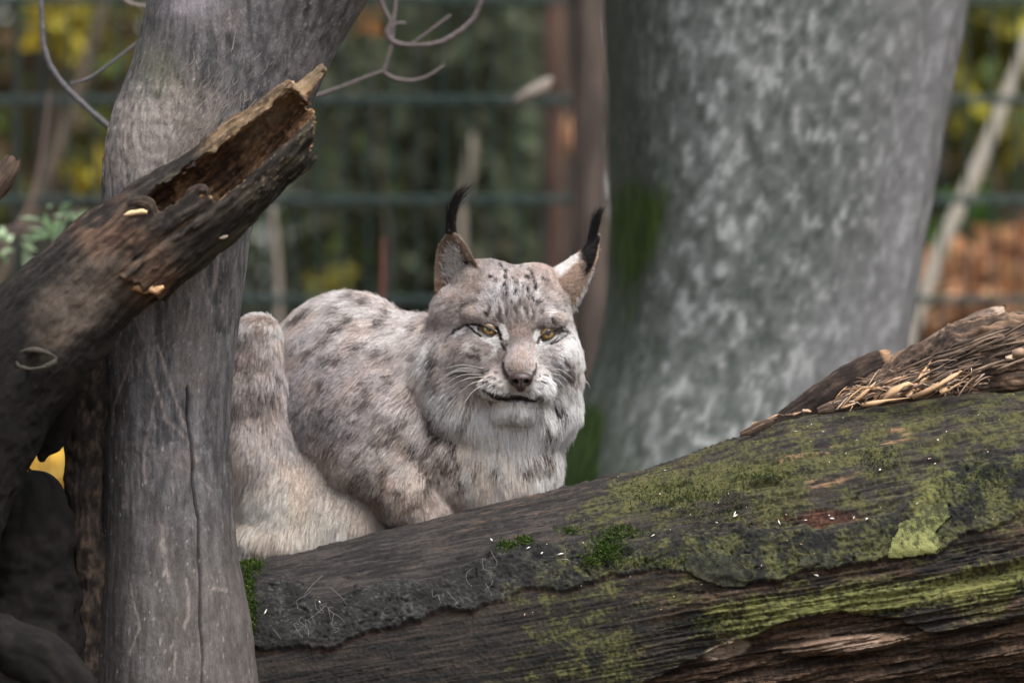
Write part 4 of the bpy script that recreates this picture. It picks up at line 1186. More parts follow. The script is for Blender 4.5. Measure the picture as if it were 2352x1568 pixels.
    inner = sstep(0.97, 0.87, r1 / rv) * sstep(800, 850, s1)
    col = mixc(col, rot, inner)
    col = mixc(col, mixc((0.09, 0.045, 0.03), (0.27, 0.16, 0.10), sstep(-0.3, 0.4, n1)), sstep(690, 740, s1) * sstep(900, 800, s1) * sstep(-0.1, 0.4, n2 + 0.2) * 0.5 * (1 - inner))
    tan = mixc((0.07, 0.045, 0.028), (0.33, 0.22, 0.125), sstep(-0.45, 0.5, n1 + 0.5 * n3))
    col = mixc(col, tan, sstep(1010, 1130, s1 + 30 * n2) * sstep(0.15, 0.5, a1 / rv) * (1 - inner) * 0.85)
    pale = sstep(0.30, 0.55, n3 + 0.4 * n1) * sstep(1000, 1150, s1)
    col = mixc(col, (0.42, 0.33, 0.22), pale * 0.45)
    # drying crack in the smooth wood
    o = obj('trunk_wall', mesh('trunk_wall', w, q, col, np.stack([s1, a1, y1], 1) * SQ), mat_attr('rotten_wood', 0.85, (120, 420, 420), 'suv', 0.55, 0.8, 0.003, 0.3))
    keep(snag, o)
build_snag()
# fresh pale tears
def tear(pts, w, d, col, seed, name='torn_sliver', th=1.6):
    mb = MB(); rr = np.random.default_rng(seed)
    pts = np.asarray(pts, dtype=float)
    n = 9
    t = np.linspace(0, 1, n)
    L = np.linspace(0, 1, len(pts))
    u, v = np.interp(t, L, pts[:, 0]), np.interp(t, L, pts[:, 1])
    V_ = []
    for i in range(n):
        ww = w * (0.2 + math.sin(math.pi * (0.05 + 0.8 * t[i]))) * (0.75 + 0.5 * rr.random())
        du, dv = np.gradient(u)[i], np.gradient(v)[i]; l = math.hypot(du, dv); nx, ny = -dv / l, du / l
        V_ += [P(u[i] - nx * ww, v[i] - ny * ww, d), P(u[i], v[i], d - th * SQ), P(u[i] + nx * ww, v[i] + ny * ww, d), P(u[i], v[i], d + th * SQ)]
    f = []
    for i in range(n - 1):
        for j in range(4): f.append((i * 4 + j, i * 4 + (j + 1) % 4, i * 4 + 4 + (j + 1) % 4, i * 4 + 4 + j))
    f += [(3, 2, 1, 0), (n * 4 - 4, n * 4 - 3, n * 4 - 2, n * 4 - 1)]
    mb.add(V_, f, np.asarray(col) * (0.8 + 0.35 * rr.random((n * 4, 1))))
    mb.build(name, M_SPL, snag, smooth=False)
tear([(270, 643), (300, 652), (330, 662), (352, 664)], 10, SD - 92 * SQ, (0.66, 0.42, 0.26), 1)
tear([(340, 664), (358, 668), (376, 658)], 8, SD - 92 * SQ, (0.66, 0.40, 0.22), 2)
tear([(284, 494), (300, 490), (326, 486), (338, 488)], 6, SD - 122 * SQ, (0.60, 0.45, 0.26), 3)
tear([(616, 396), (628, 400), (638, 406)], 4, SD - 74 * SQ, (0.66, 0.52, 0.38), 4)
tear([(498, 545), (510, 546), (524, 542)], 4, SD - 70 * SQ, (0.50, 0.42, 0.35), 5)
tear([(634, 212), (650, 200), (664, 192), (676, 190)], 5, SD - 26 * SQ, (0.55, 0.36, 0.22), 6)
# shell of bark curling over the break
rough_tube('bark_curl', [(292, 470, 6), (315, 462, 12), (340, 468, 13), (352, 486, 9), (350, 500, 4)], SD - 112 * SQ, c_bark, snag, M_ROUGH, 171, 0.5, (0.12, 0.25), 60, 30)
rough_tube('bark_curl', [(425, 455, 5), (440, 440, 10), (462, 434, 11), (474, 440, 8), (476, 452, 3)], SD - 98 * SQ, c_bark, snag, M_ROUGH, 172, 0.5, (0.12, 0.25), 60, 30)
rough_tube('bark_rim', [(20, 665, 5, 0.0), (120, 570, 9), (190, 508, 11), (250, 470, 9), (290, 455, 4)], SD - 0.02, c_bark, snag, M_ROUGH, 173, 0.8, (0.15, 0.3), 120, 30)
# grown-over knot on the dark side
mb = MB()
kp = []
for k in range(28):
    a = 2 * math.pi * k / 28
    kp.append((*P(82 + 46 * math.cos(a), 825 + 21 * math.sin(a) * (1 - 0.25 * math.cos(a)), SD - 150 * SQ + 8 * SQ * abs(math.cos(a))), 5.0 * SQ * (1 + 0.45 * math.sin(3 * a))))
kp.append(kp[0])
add_tube(mb, kp, 60, 10, (0.060, 0.053, 0.045), 0.5, 7, cap=False)
def disc(mb, u, v, ru, rv, d, col, dome):
    vs = [P(u, v, d - dome)]
    for ring in (0.5, 1.0):
        for k in range(20):
            a = 2 * math.pi * k / 20
            vs.append(P(u + ru * ring * math.cos(a), v + rv * ring * math.sin(a), d - dome * (1 - ring ** 2)))
    f = [(0, 1 + k, 1 + (k + 1) % 20, 1 + (k + 1) % 20) for k in range(20)] + [(1 + k, 21 + k, 21 + (k + 1) % 20, 1 + (k + 1) % 20) for k in range(20)]
    mb.add(vs, f, col)
mb.build('knot', M_ROUGH, snag)

# stump filling the lower left corner, deep shade put into its colour, and the stub at the left edge
stump = thing('shaded_stump', 'old stump coloured near black for deep shade at the lower left below the broken trunk', 'stump', (P(20, 1500, 7.5)[0], -0.5, 0))
def c_dark(S, T, g, l):  # near black: the corner's deep shade is in the colour
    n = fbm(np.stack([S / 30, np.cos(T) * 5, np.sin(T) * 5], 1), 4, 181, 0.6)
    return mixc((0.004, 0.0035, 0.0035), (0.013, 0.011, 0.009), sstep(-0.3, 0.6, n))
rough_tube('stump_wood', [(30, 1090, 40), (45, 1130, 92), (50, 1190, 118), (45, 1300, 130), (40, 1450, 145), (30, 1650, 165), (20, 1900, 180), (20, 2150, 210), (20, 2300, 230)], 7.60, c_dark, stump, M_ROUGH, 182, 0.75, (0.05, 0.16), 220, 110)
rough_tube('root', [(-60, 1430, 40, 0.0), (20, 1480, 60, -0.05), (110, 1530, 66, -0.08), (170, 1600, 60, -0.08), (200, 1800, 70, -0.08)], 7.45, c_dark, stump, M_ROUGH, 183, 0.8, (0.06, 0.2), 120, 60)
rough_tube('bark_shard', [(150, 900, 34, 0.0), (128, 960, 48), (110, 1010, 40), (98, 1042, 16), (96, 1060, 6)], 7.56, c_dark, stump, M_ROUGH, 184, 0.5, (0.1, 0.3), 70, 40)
stub = thing('branch_stub', 'short dark broken branch stub poking in at the left edge', 'branch', P(-40, 460, 7.5))
rough_tube('stub_wood', [(-900, 1700, 60), (-400, 960, 40), (-60, 500, 30), (-10, 430, 27), (18, 390, 25), (32, 362, 17)], 7.5, c_torn, stub, M_ROUGH, 185, 0.9, (0.10, 0.28), 90, 44)

# ------------------------------------------------------------------ thin branches
def branch(name, label, mains, d, col, seed, cat='branch', leaves=None):
    t = thing(name, label, cat, P(mains[0][1][0], mains[0][1][1], d))
    for part, *rows in [(m[0], *m[1:]) for m in mains]:
        mb = MB()
        ctrl = [(*P(r[0], r[1], d + (r[3] if len(r) > 3 else 0)), r[2] * 0.42 * Q * d) for r in rows]
        add_tube(mb, ctrl, 18 * len(rows), 10, col, 0.34, seed)
        mb.build(part, M_TWIG, t)
    if leaves:
        rr = np.random.default_rng(seed)
        pts, size, cols, dl = leaves
        for (u, v, su, sv, n) in pts:
            for k in range(n):
                p = P(u + su * rr.normal() * 0.5, v + sv * rr.normal() * 0.5, d + dl * rr.normal())
                vv, ff, cc = leaf_quads(p[None], size, cols, rr)
                o = obj('leaf', mesh('leaf', vv, ff, cc, smooth=False), M_LEAF); keep(t, o)
    return t
branch('bent_branch', 'thin grey bent branch with side twig meeting the grey trunk at upper left', [
    ('branch', (92, -30, 13), (97, 60, 14), (101, 108, 16), (116, 152, 17), (150, 200, 17), (200, 248, 16), (240, 282, 17), (268, 302, 15)),
    ('twig', (162, 192, 6), (200, 182, 8), (232, 162, 9), (280, 126, 9), (335, 84, 9))], 8.45, (0.11, 0.105, 0.115), 201)
branch('leafy_twig', 'thin dark twig with pale green leaves at the left edge above the broken trunk', [
    ('twig', (-30, 532, 10), (30, 522, 10), (80, 520, 9), (130, 508, 8), (186, 476, 6))], 9.3, (0.10, 0.075, 0.07), 202,
    leaves=([(60, 545, 70, 26, 9), (25, 575, 60, 20, 6), (150, 492, 50, 30, 9), (100, 550, 40, 30, 5)], 0.036, [(0.32, 0.46, 0.28), (0.42, 0.55, 0.36), (0.24, 0.38, 0.20)], 0.03))
branch('hooked_branch', 'thin bare hooked branch hanging from the top edge right of the grey trunk', [
    ('branch', (905, -40, 11), (908, 10, 11), (902, 60, 14), (900, 100, 11), (890, 140, 11), (881, 166, 12)),
    ('branch', (862, -30, 14), (884, 24, 14), (896, 50, 12), (890, 78, 18), (903, 97, 17), (938, 104, 11), (962, 104, 11), (1002, 100, 14), (1045, 80, 15), (1088, 42, 14), (1112, -14, 13)),
    ('twig', (942, 103, 7), (965, 88, 8), (1000, 62, 9), (1036, 36, 9)),
    ('twig', (893, 62, 10), (915, 54, 9), (932, 54, 8)),
    ('twig', (881, 166, 10), (904, 180, 12), (944, 186, 11), (985, 174, 9), (1022, 150, 7)),
    ('twig', (881, 164, 9), (840, 178, 9), (800, 194, 10), (752, 212, 11), (722, 222, 11))], 8.6, (0.12, 0.10, 0.10), 203)
branch('upper_twig', 'thin brown twig crossing behind the bent branch at the top left corner', [
    ('twig', (262, -20, 10), (300, 8, 10), (350, 16, 9))], 8.7, (0.20, 0.16, 0.15), 204)

prop = thing('prop_stump', 'short stump outside the picture carrying the raised end of the mossy log', 'stump', (P(2700, 1500, 7.9)[0], -0.1, 0))
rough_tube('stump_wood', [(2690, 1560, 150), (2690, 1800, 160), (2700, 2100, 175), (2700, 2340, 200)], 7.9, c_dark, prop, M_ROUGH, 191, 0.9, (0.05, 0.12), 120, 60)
# ================================================================== THE LYNX
# sculpted in its own layout units: (u, v, w) = sheet px across, sheet px down, px away from the viewer side, about a point on the log
XD = 8.04
XQ = Q * XD
def X2W(p):
    p = np.asarray(p, dtype=np.float64)
    d = XD + p[..., 2] * XQ
    return np.stack([(p[..., 0] - 1176) * Q * d, d - 8.0, CAMZ + (784 - p[..., 1]) * Q * d], -1)
lynx = thing('lynx', 'grey spotted lynx with black ear tufts crouching behind the mossy log', 'lynx', X2W((950, 1200, 60)))

def ell(p, c, r, ang=0.0):
    x, y, z = p[0] - c[0], p[1] - c[1], p[2] - c[2]
    if ang:
        cs, sn = math.cos(rad(ang)), math.sin(rad(ang))
        x, y = x * cs - y * sn, x * sn + y * cs      # ang lifts the long axis to the right
    k0 = np.sqrt((x / r[0]) ** 2 + (y / r[1]) ** 2 + (z / r[2]) ** 2) + 1e-6
    k1 = np.sqrt((x / r[0] ** 2) ** 2 + (y / r[1] ** 2) ** 2 + (z / r[2] ** 2) ** 2) + 1e-9
    return k0 * (k0 - 1) / k1
def cap(p, a, b, ra, rb):
    a, b = np.asarray(a, np.float32), np.asarray(b, np.float32)
    d = b - a; L2 = float(d @ d)
    t = np.clip(((p[0] - a[0]) * d[0] + (p[1] - a[1]) * d[1] + (p[2] - a[2]) * d[2]) / L2, 0, 1)
    return np.sqrt((p[0] - a[0] - t * d[0]) ** 2 + (p[1] - a[1] - t * d[1]) ** 2 + (p[2] - a[2] - t * d[2]) ** 2) - (ra + (rb - ra) * t)
def smin(a, b, k):
    h = np.clip(0.5 + 0.5 * (b - a) / k, 0, 1)
    return b * (1 - h) + a * h - k * h * (1 - h)
def smax(a, b, k): return -smin(-a, -b, k)

BODY = [  # kind, params, blend
    ('e', (800, 872, 105), (185, 195, 190), 0, 0),
    ('e', (850, 970, 75), (225, 210, 185), 0, 60),
    ('e', (705, 960, 150), (150, 195, 150), 0, 60),
    ('e', (1005, 860, 45), (140, 135, 165), 0, 60),
    ('e', (1160, 1010, -42), (122, 175, 140), 0, 60),
    ('e', (1025, 1065, -40), (90, 105, 105), 0, 40),
    ('e', (1165, 900, 5), (140, 140, 130), 0, 60),
    ('e', (1150, 1110, -68), (112, 110, 105), 0, 50),
    ('e', (725, 1150, 40), (140, 150, 130), 0, 30),
    ('e', (868, 972, -38), (165, 132, 105), -18, 26),
    ('c', (840, 1050, -66), (945, 1130, -98), 76, 58, 36),
    ('c', (930, 1140, -98), (990, 1190, -110), 56, 46, 30),
    ('c', (592, 768, -30), (588, 900, -28), 47, 58, 22),
    ('c', (588, 900, -28), (596, 1040, -26), 58, 74, 26),
    ('c', (596, 1040, -26), (655, 1170, -25), 74, 102, 30),
    ('e', (650, 1235, -50), (110, 60, 90), 0, 30),
    ('e', (770, 1200, 0), (150, 100, 110), 0, 40),
]
HEAD = [
    ('e', (1165, 734, -88), (142, 122, 130), 0, 40),
    ('e', (1042, 722, -52), (48, 66, 70), 0, 30),
    ('e', (1112, 644, -78), (56, 46, 70), 0, 26),
    ('e', (1232, 648, -74), (48, 40, 62), 0, 26),
    ('e', (1172, 810, -112), (150, 105, 118), 0, 40),
    ('e', (1058, 852, -80), (88, 100, 100), 0, 30),
    ('e', (1052, 928, -85), (66, 62, 78), 0, 34),
    ('e', (1272, 928, -70), (48, 60, 76), 0, 34),
    ('e', (1268, 852, -80), (58, 98, 100), 0, 30),
    ('e', (1188, 876, -205), (72, 46, 70), 0, 24),
    ('e', (1146, 888, -234), (46, 29, 40), 12, 10),
    ('e', (1230, 889, -234), (37, 28, 38), -10, 10),
    ('c', (1190, 770, -188), (1194, 848, -262), 40, 33, 22),
    ('e', (1195, 866, -266), (29, 22, 22), 0, 10),
    ('e', (1187, 931, -208), (52, 22, 40), 0, 18),
    ('e', (1182, 965, -128), (90, 44, 60), 0, 36),
    ('e', (1112, 727, -190), (46, 20, 34), -8, 14),
    ('e', (1262, 738, -186), (40, 20, 34), 10, 14),
    ('e', (1094, 812, -165), (58, 46, 58), 0, 26),
    ('e', (1276, 818, -160), (42, 46, 56), 0, 26),
    ('c', (1095, 668, -75), (1066, 645, -60), 36, 20, 26),
    ('c', (1262, 670, -70), (1310, 645, -48), 40, 26, 26),
]
def eval_prims(p, prims, f=None):
    for q in prims:
        if q[0] == 'e':
            d = ell(p, q[1], q[2], q[3]); k = q[4]
        else:
            d = cap(p, q[1], q[2], q[3], q[4]); k = q[5]
        f = d if f is None else (smin(f, d, k) if k else np.minimum(f, d))
    return f

def lynx_body():
    h = 4.0
    lo, hi = (515, 585, -310), (1385, 1330, 310)
    ax = [np.arange(a, b, h, dtype=np.float32) for a, b in zip(lo, hi)]
    p = np.meshgrid(*ax, indexing='ij')
    f = eval_prims(p, BODY)
    hp = [x[(ax[0] > 950).nonzero()[0][0]:] for x in p]
    i0 = (ax[0] > 950).nonzero()[0][0]
    g = eval_prims(hp, HEAD)
    f[i0:] = smin(f[i0:], g, 34)
    sub = f[i0:]
    for c, r, a in (((1121, 760, -236), (27, 13, 30), -10), ((1259, 770, -232), (23, 12, 30), 12)):
        sub = smax(sub, -ell(hp, c, r, a), 9)
    # crease between lip pads and chin
    for a, b in (((1112, 902, -235), (1150, 911, -262)), ((1150, 911, -262), (1190, 907, -272)), ((1190, 907, -272), (1218, 915, -262)), ((1218, 915, -262), (1242, 912, -235))):
        sub = smax(sub, -cap(hp, a, b, 4, 4), 7)
    f[i0:] = sub
    # the log it lies on
    ax_d = XD + p[2] * XQ
    cy = AX(p[0])
    rl = (cy - np.interp(p[0].ravel(), [x[0] for x in LOG_TOP], [x[1] for x in LOG_TOP]).reshape(p[0].shape)) * 0.985 - 10
    dz = (ax_d - LD) / LQ
    fl = np.hypot((p[1] - cy) * 0.985, dz) - rl
    f = np.maximum(f, -(fl - 3))
    f[0] = f[-1] = 9; f[:, 0] = f[:, -1] = 9; f[:, :, 0] = f[:, :, -1] = 9
    v, q = surface_nets(f, lo, h)
    return v, q[:, ::-1]
LV, LF = lynx_body()
# vertex normals (in sculpt space)
def vnormals(v, q):
    n = np.zeros_like(v)
    fn = np.cross(v[q[:, 2]] - v[q[:, 0]], v[q[:, 3]] - v[q[:, 1]])
    for k in range(4): np.add.at(n, q[:, k], fn)
    return n / (np.linalg.norm(n, axis=1)[:, None] + 1e-9)
LN = vnormals(LV, LF)
# sculpt axes are (right, down, away): a left-handed frame, so normals from world-outward quads point inwards
if np.mean(np.sum(LN * (LV - LV.mean(0)), axis=1)) < 0: LN = -LN
# front surface depth lookup
_cu = ((LV[:, 0] - 500) / 4).astype(int); _cv = ((LV[:, 1] - 560) / 4).astype(int)
DEPTH = np.full((230, 200), 1e9)
np.minimum.at(DEPTH, (_cu, _cv), LV[:, 2])
def surf(u, v):
    i, j = int((u - 500) / 4), int((v - 560) / 4)
    s = DEPTH[max(i - 1, 0):i + 2, max(j - 1, 0):j + 2]
    s = s[s < 1e8]
    return float(s.min()) if len(s) else 0.0
def anchor(pts): return np.array([(a[0], a[1], surf(a[0], a[1])) for a in pts])

# ------------------------------------------------------------------ coat: colours, hair direction and length
z3 = lambda x, y: (505.3 + x * 0.4212, 631.6 + y * 0.4212)
z2 = lambda x, y: (918.7 + x * 0.2563, 689.0 + y * 0.2563)
z1 = lambda x, y: (918.7 + x * 0.2197, 401.9 + y * 0.2197)
z5 = lambda x, y: (947.5 + x * 0.1831, 717.8 + y * 0.1831)
BRN, BLK, RUF, WHT, GRY = (0.050, 0.032, 0.025), (0.022, 0.018, 0.017), (0.25, 0.155, 0.11), (0.86, 0.84, 0.82), (0.125, 0.098, 0.085)
MARKS = []
def mk(zf, pts, w, col, s=1.0): MARKS.append((anchor([zf(*p) for p in pts]), w, col, s))
for pts in [[(515, 128), (560, 115)], [(835, 105)], [(905, 130)], [(345, 220), (362, 224)], [(480, 215), (440, 250), (405, 268)], [(370, 290), (385, 284)], [(615, 198), (628, 206)], [(750, 162), (775, 152)], [(885, 212), (895, 222)],
            [(690, 258), (650, 300), (610, 318)], [(575, 362), (545, 392)], [(865, 255), (830, 300)], [(1040, 290), (1046, 310)], [(785, 575), (755, 600)], [(560, 585), (540, 640)], [(590, 640)], [(800, 630), (785, 700), (765, 745)],
            [(690, 690), (680, 676)], [(435, 742)], [(560, 770), (585, 800), (612, 800)], [(715, 822), (725, 826)], [(820, 812)], [(690, 880), (720, 896)], [(620, 935), (592, 962)], [(715, 985), (745, 990)], [(1010, 955), (1035, 1000)], [(880, 1110), (905, 1065)],
            [(925, 830), (965, 872)], [(1000, 640), (1010, 680)], [(930, 905), (880, 935), (830, 915)], [(760, 1080), (790, 1085)], [(735, 1132)], [(850, 1195), (885, 1232)], [(1040, 1245), (1052, 1250)], [(1170, 1100), (1182, 1125)], [(650, 460), (630, 480)], [(460, 460), (475, 440)],
            [(900, 570), (915, 600)], [(1000, 760), (1012, 790)], [(640, 700)], [(520, 740)], [(1100, 1010), (1110, 1040)], [(970, 1180), (985, 1200)], [(1110, 1180), (1130, 1160)], [(420, 180), (440, 172)], [(690, 130), (705, 122)], [(960, 190), (980, 195)], [(560, 480), (590, 470)], [(740, 400), (720, 420)], [(830, 440), (850, 432)], [(900, 480)]]:
    mk(z3, pts, 8.0, (0.078, 0.052, 0.040), 0.78)
for pts in [[(195, 480), (205, 486)], [(125, 525), (160, 560)], [(215, 655), (250, 672), (285, 692)], [(195, 752), (205, 742)], [(105, 382), (140, 376)], [(245, 462)], [(95, 480), (110, 500)], [(80, 740), (95, 760)], [(150, 640), (165, 630)], [(290, 560), (300, 600)]]:
    mk(z3, pts, 7.0, (0.08, 0.052, 0.040), 0.75)
for pts in [[(190, 290), (205, 310)], [(230, 330), (240, 350)], [(120, 260), (240, 240), (290, 270)], [(90, 900), (80, 1000)], [(170, 420), (180, 450)], [(230, 520), (240, 560)], [(840, 1200), (900, 1290)], [(1000, 1260), (1150, 1230)]]:
    mk(z3, pts, 9, RUF, 0.5)
for pts in [[(235, 1170), (330, 1260), (440, 1305), (490, 1430)], [(540, 1110), (590, 1080)], [(330, 1040), (250, 1080)], [(60, 1350), (100, 1440)], [(1240, 1480), (1310, 1485)], [(1195, 1505), (1215, 1500)], [(690, 1540)], [(1325, 1215), (1285, 1190)],
            [(340, 1440), (420, 1530)], [(180, 1560), (240, 1620)], [(520, 1650), (560, 1680)], [(840, 1560), (870, 1600)], [(1110, 1535), (1130, 1545)], [(500, 1490), (520, 1500)], [(270, 1330), (290, 1350)]]:
    mk(z2, pts, 10, (0.085, 0.050, 0.034), 1.0)
mk(z2, [(620, 1240), (680, 1250)], 10, RUF, 0.6); mk(z2, [(460, 1000), (520, 1090)], 8, BRN, 0.6)
# ruff and cheek marks
mk(z2, [(365, 915), (400, 890), (445, 880)], 8, BLK, 1.0)
mk(z2, [(1400, 950), (1425, 1010), (1400, 1080), (1375, 1100)], 7, BLK, 1.0)
mk(z2, [(250, 550), (330, 560), (300, 640)], 9, BRN, 0.8); mk(z2, [(250, 260), (205, 340), (230, 420)], 8, BRN, 0.6)
mk(z2, [(1550, 345), (1575, 400), (1590, 445)], 4.5, BLK, 0.9); mk(z2, [(1560, 740), (1545, 780)], 6, BRN, 0.8); mk(z2, [(1510, 860), (1525, 830)], 6, BRN, 0.7)
mk(z2, [(590, 495), (650, 500), (710, 515)], 6, BRN, 0.75); mk(z2, [(640, 440), (700, 450)], 5, GRY, 0.7); mk(z2, [(500, 460), (540, 470)], 5, GRY, 0.7); mk(z2, [(430, 640), (520, 630)], 6, GRY, 0.7); mk(z2, [(500, 650), (640, 640)], 5, GRY, 0.6)
mk(z2, [(1390, 560), (1420, 580)], 5, GRY, 0.6); mk(z2, [(1370, 500), (1400, 520)], 5, GRY, 0.6); mk(z2, [(1460, 680), (1480, 700)], 6, GRY, 0.7)
for pts in [[(978, 800), (972, 850), (985, 905), (1010, 950)], [(1010, 900), (1030, 950), (1060, 985)], [(1315, 900), (1306, 950)], [(1325, 790), (1328, 840)]]:
    mk(lambda x, y: (x, y), pts, 9, WHT, 0.55)
for pts in [[(996, 800), (992, 850), (1006, 900)], [(1030, 905), (1045, 940)], [(1000, 960), (1022, 985)], [(1070, 930), (1080, 955)], [(1300, 830), (1306, 870)]]:
    mk(lambda x, y: (x, y), pts, 7, BRN, 0.6)
# whisker spots
for x, y in [(740, 640), (790, 638), (860, 655), (700, 690), (745, 700), (800, 710), (850, 715), (890, 735), (735, 760), (790, 765), (840, 780), (770, 740), (1258, 685), (1300, 676), (1235, 745), (1266, 740), (1305, 746)]:
    mk(z2, [(x - 5, y - 2), (x + 5, y + 2)], 3.2, BLK, 1.0)
# brow and crown
for pts in [[(1035, 925), (1062, 975)], [(1112, 1000), (1100, 1085)], [(1088, 1145), (1112, 1192)], [(1090, 1245), (1120, 1240)], [(1255, 935), (1270, 955)], [(1355, 985), (1385, 1050), (1410, 1130), (1420, 1205)], [(1188, 1080)], [(1222, 1122)], [(1350, 1275), (1400, 1300), (1460, 1335)], [(1280, 1160)],
            [(950, 1305), (970, 1330)], [(880, 1430), (905, 1450)], [(1020, 1480), (1045, 1510)], [(1310, 1055), (1350, 1075)], [(1000, 1100), (990, 1120)], [(1200, 1200), (1215, 1230)], [(1330, 1180), (1345, 1210)], [(930, 1060), (960, 1075)], [(1480, 1080), (1520, 1090)], [(1160, 940), (1180, 960)]]:
    mk(z1, pts, 3.5, BLK, 1.0)
for pts in [[(1030, 1380), (1040, 1440), (1030, 1500)], [(1110, 1400), (1120, 1470)], [(1200, 1370), (1220, 1450)], [(1300, 1380), (1330, 1470)], [(1380, 1400), (1400, 1470)], [(1160, 1300), (1170, 1350)], [(1250, 1290), (1260, 1340)], [(1480, 1420), (1500, 1460)], [(760, 1330), (800, 1300)], [(640, 1380), (700, 1350)]]:
    mk(z1, pts, 3.2, GRY, 0.9)
mk(z1, [(1600, 1500), (1625, 1540)], 4.5, BRN, 0.9)
mk(z2, [(800, 60), (780, 140)], 4, BRN, 0.8); mk(z2, [(870, 130), (905, 190)], 5, GRY, 0.9)
# pale streaks on the brow and white round the eyes
for pts in [[(950, 1260), (960, 1340)], [(1000, 1300), (1010, 1400)], [(1080, 1350), (1085, 1430)], [(1260, 1380), (1280, 1440)], [(1350, 1380), (1360, 1450)], [(1440, 1230), (1440, 1290)], [(1600, 1420), (1590, 1470)]]:
    mk(z1, pts, 4, WHT, 0.35)
mk(z5, [(735, 172), (820, 245), (900, 308), (990, 348), (1070, 385)], 10, WHT, 1.0)
mk(z5, [(1120, 190), (1160, 260), (1175, 300)], 8, WHT, 0.9); mk(z5, [(1040, 430), (1020, 520)], 7, WHT, 0.6)
mk(z5, [(1590, 430), (1680, 390), (1780, 350), (1850, 315), (1925, 255)], 9.5, WHT, 1.0)
mk(z5, [(1570, 240), (1545, 310)], 7, WHT, 0.9); mk(z5, [(1980, 300), (1960, 420), (1930, 520)], 8, WHT, 0.55)
mk(z5, [(860, 600), (960, 570)], 4, WHT, 0.6); mk(z5, [(640, 210), (560, 280)], 6, WHT, 0.45)
# black eye lines
mk(z5, [(475, 295), (560, 215), (640, 165), (720, 140), (800, 150), (850, 165)], 3.4, BLK, 1.0)
mk(z5, [(705, 170), (760, 230), (830, 280), (850, 295)], 3.0, BLK, 1.0)
mk(z5, [(1060, 190), (1090, 260), (1105, 330)], 4, BLK, 1.0); mk(z5, [(1110, 380), (1150, 440), (1170, 460)], 4, BRN, 0.8)
mk(z5, [(1740, 395), (1830, 360), (1900, 310), (1965, 260)], 2.8, BLK, 1.0)
mk(z5, [(1810, 225), (1890, 235), (1965, 252)], 3.2, BLK, 0.95); mk(z5, [(1590, 310), (1575, 380)], 3.2, BLK, 0.9)
mk(z5, [(1500, 210), (1580, 200), (1660, 170)], 5, GRY, 0.7)
# nose sides, mouth, chin
mk(z5, [(1140, 630), (1136, 680), (1170, 770), (1215, 830)], 5.0, BRN, 0.9); mk(z5, [(1548, 640), (1552, 690), (1520, 770), (1495, 820)], 4.0, BRN, 0.85)
mk(z5, [(1200, 650), (1205, 690)], 6, RUF, 0.35); mk(z5, [(1140, 630)], 3.5, BLK, 0.8); mk(z5, [(1550, 650)], 3, BLK, 0.8)
mk(z5, [(890, 975), (950, 1015), (1060, 1050)], 5, BLK, 0.75)
mk(z5, [(1000, 1035), (1060, 1055), (1170, 1078), (1250, 1070), (1320, 1060), (1400, 1078), (1480, 1094), (1540, 1088)], 6.5, BLK, 1.0)
mk(z5, [(1540, 1085), (1590, 1068)], 4, BLK, 0.7)
mk(z5, [(1000, 1030), (1100, 1080), (1200, 1100), (1340, 1100), (1420, 1115)], 5, BLK, 0.7)
mk(z5, [(950, 905), (1040, 940), (1110, 955)], 3, BRN, 0.8); mk(z5, [(1440, 1000), (1540, 985), (1640, 960)], 2.4, BRN, 0.7); mk(z5, [(1270, 1150), (1285, 1190)], 3, BRN, 0.6)
mk(z5, [(1430, 930), (1480, 960), (1560, 950)], 7, WHT, 0.8); mk(z5, [(1150, 870), (1230, 950)], 6, WHT, 0.5)
mk(z5, [(1130, 580), (1180, 500)], 4, GRY, 0.5); mk(z5, [(1150, 430), (1180, 400)], 4, BLK, 0.5)

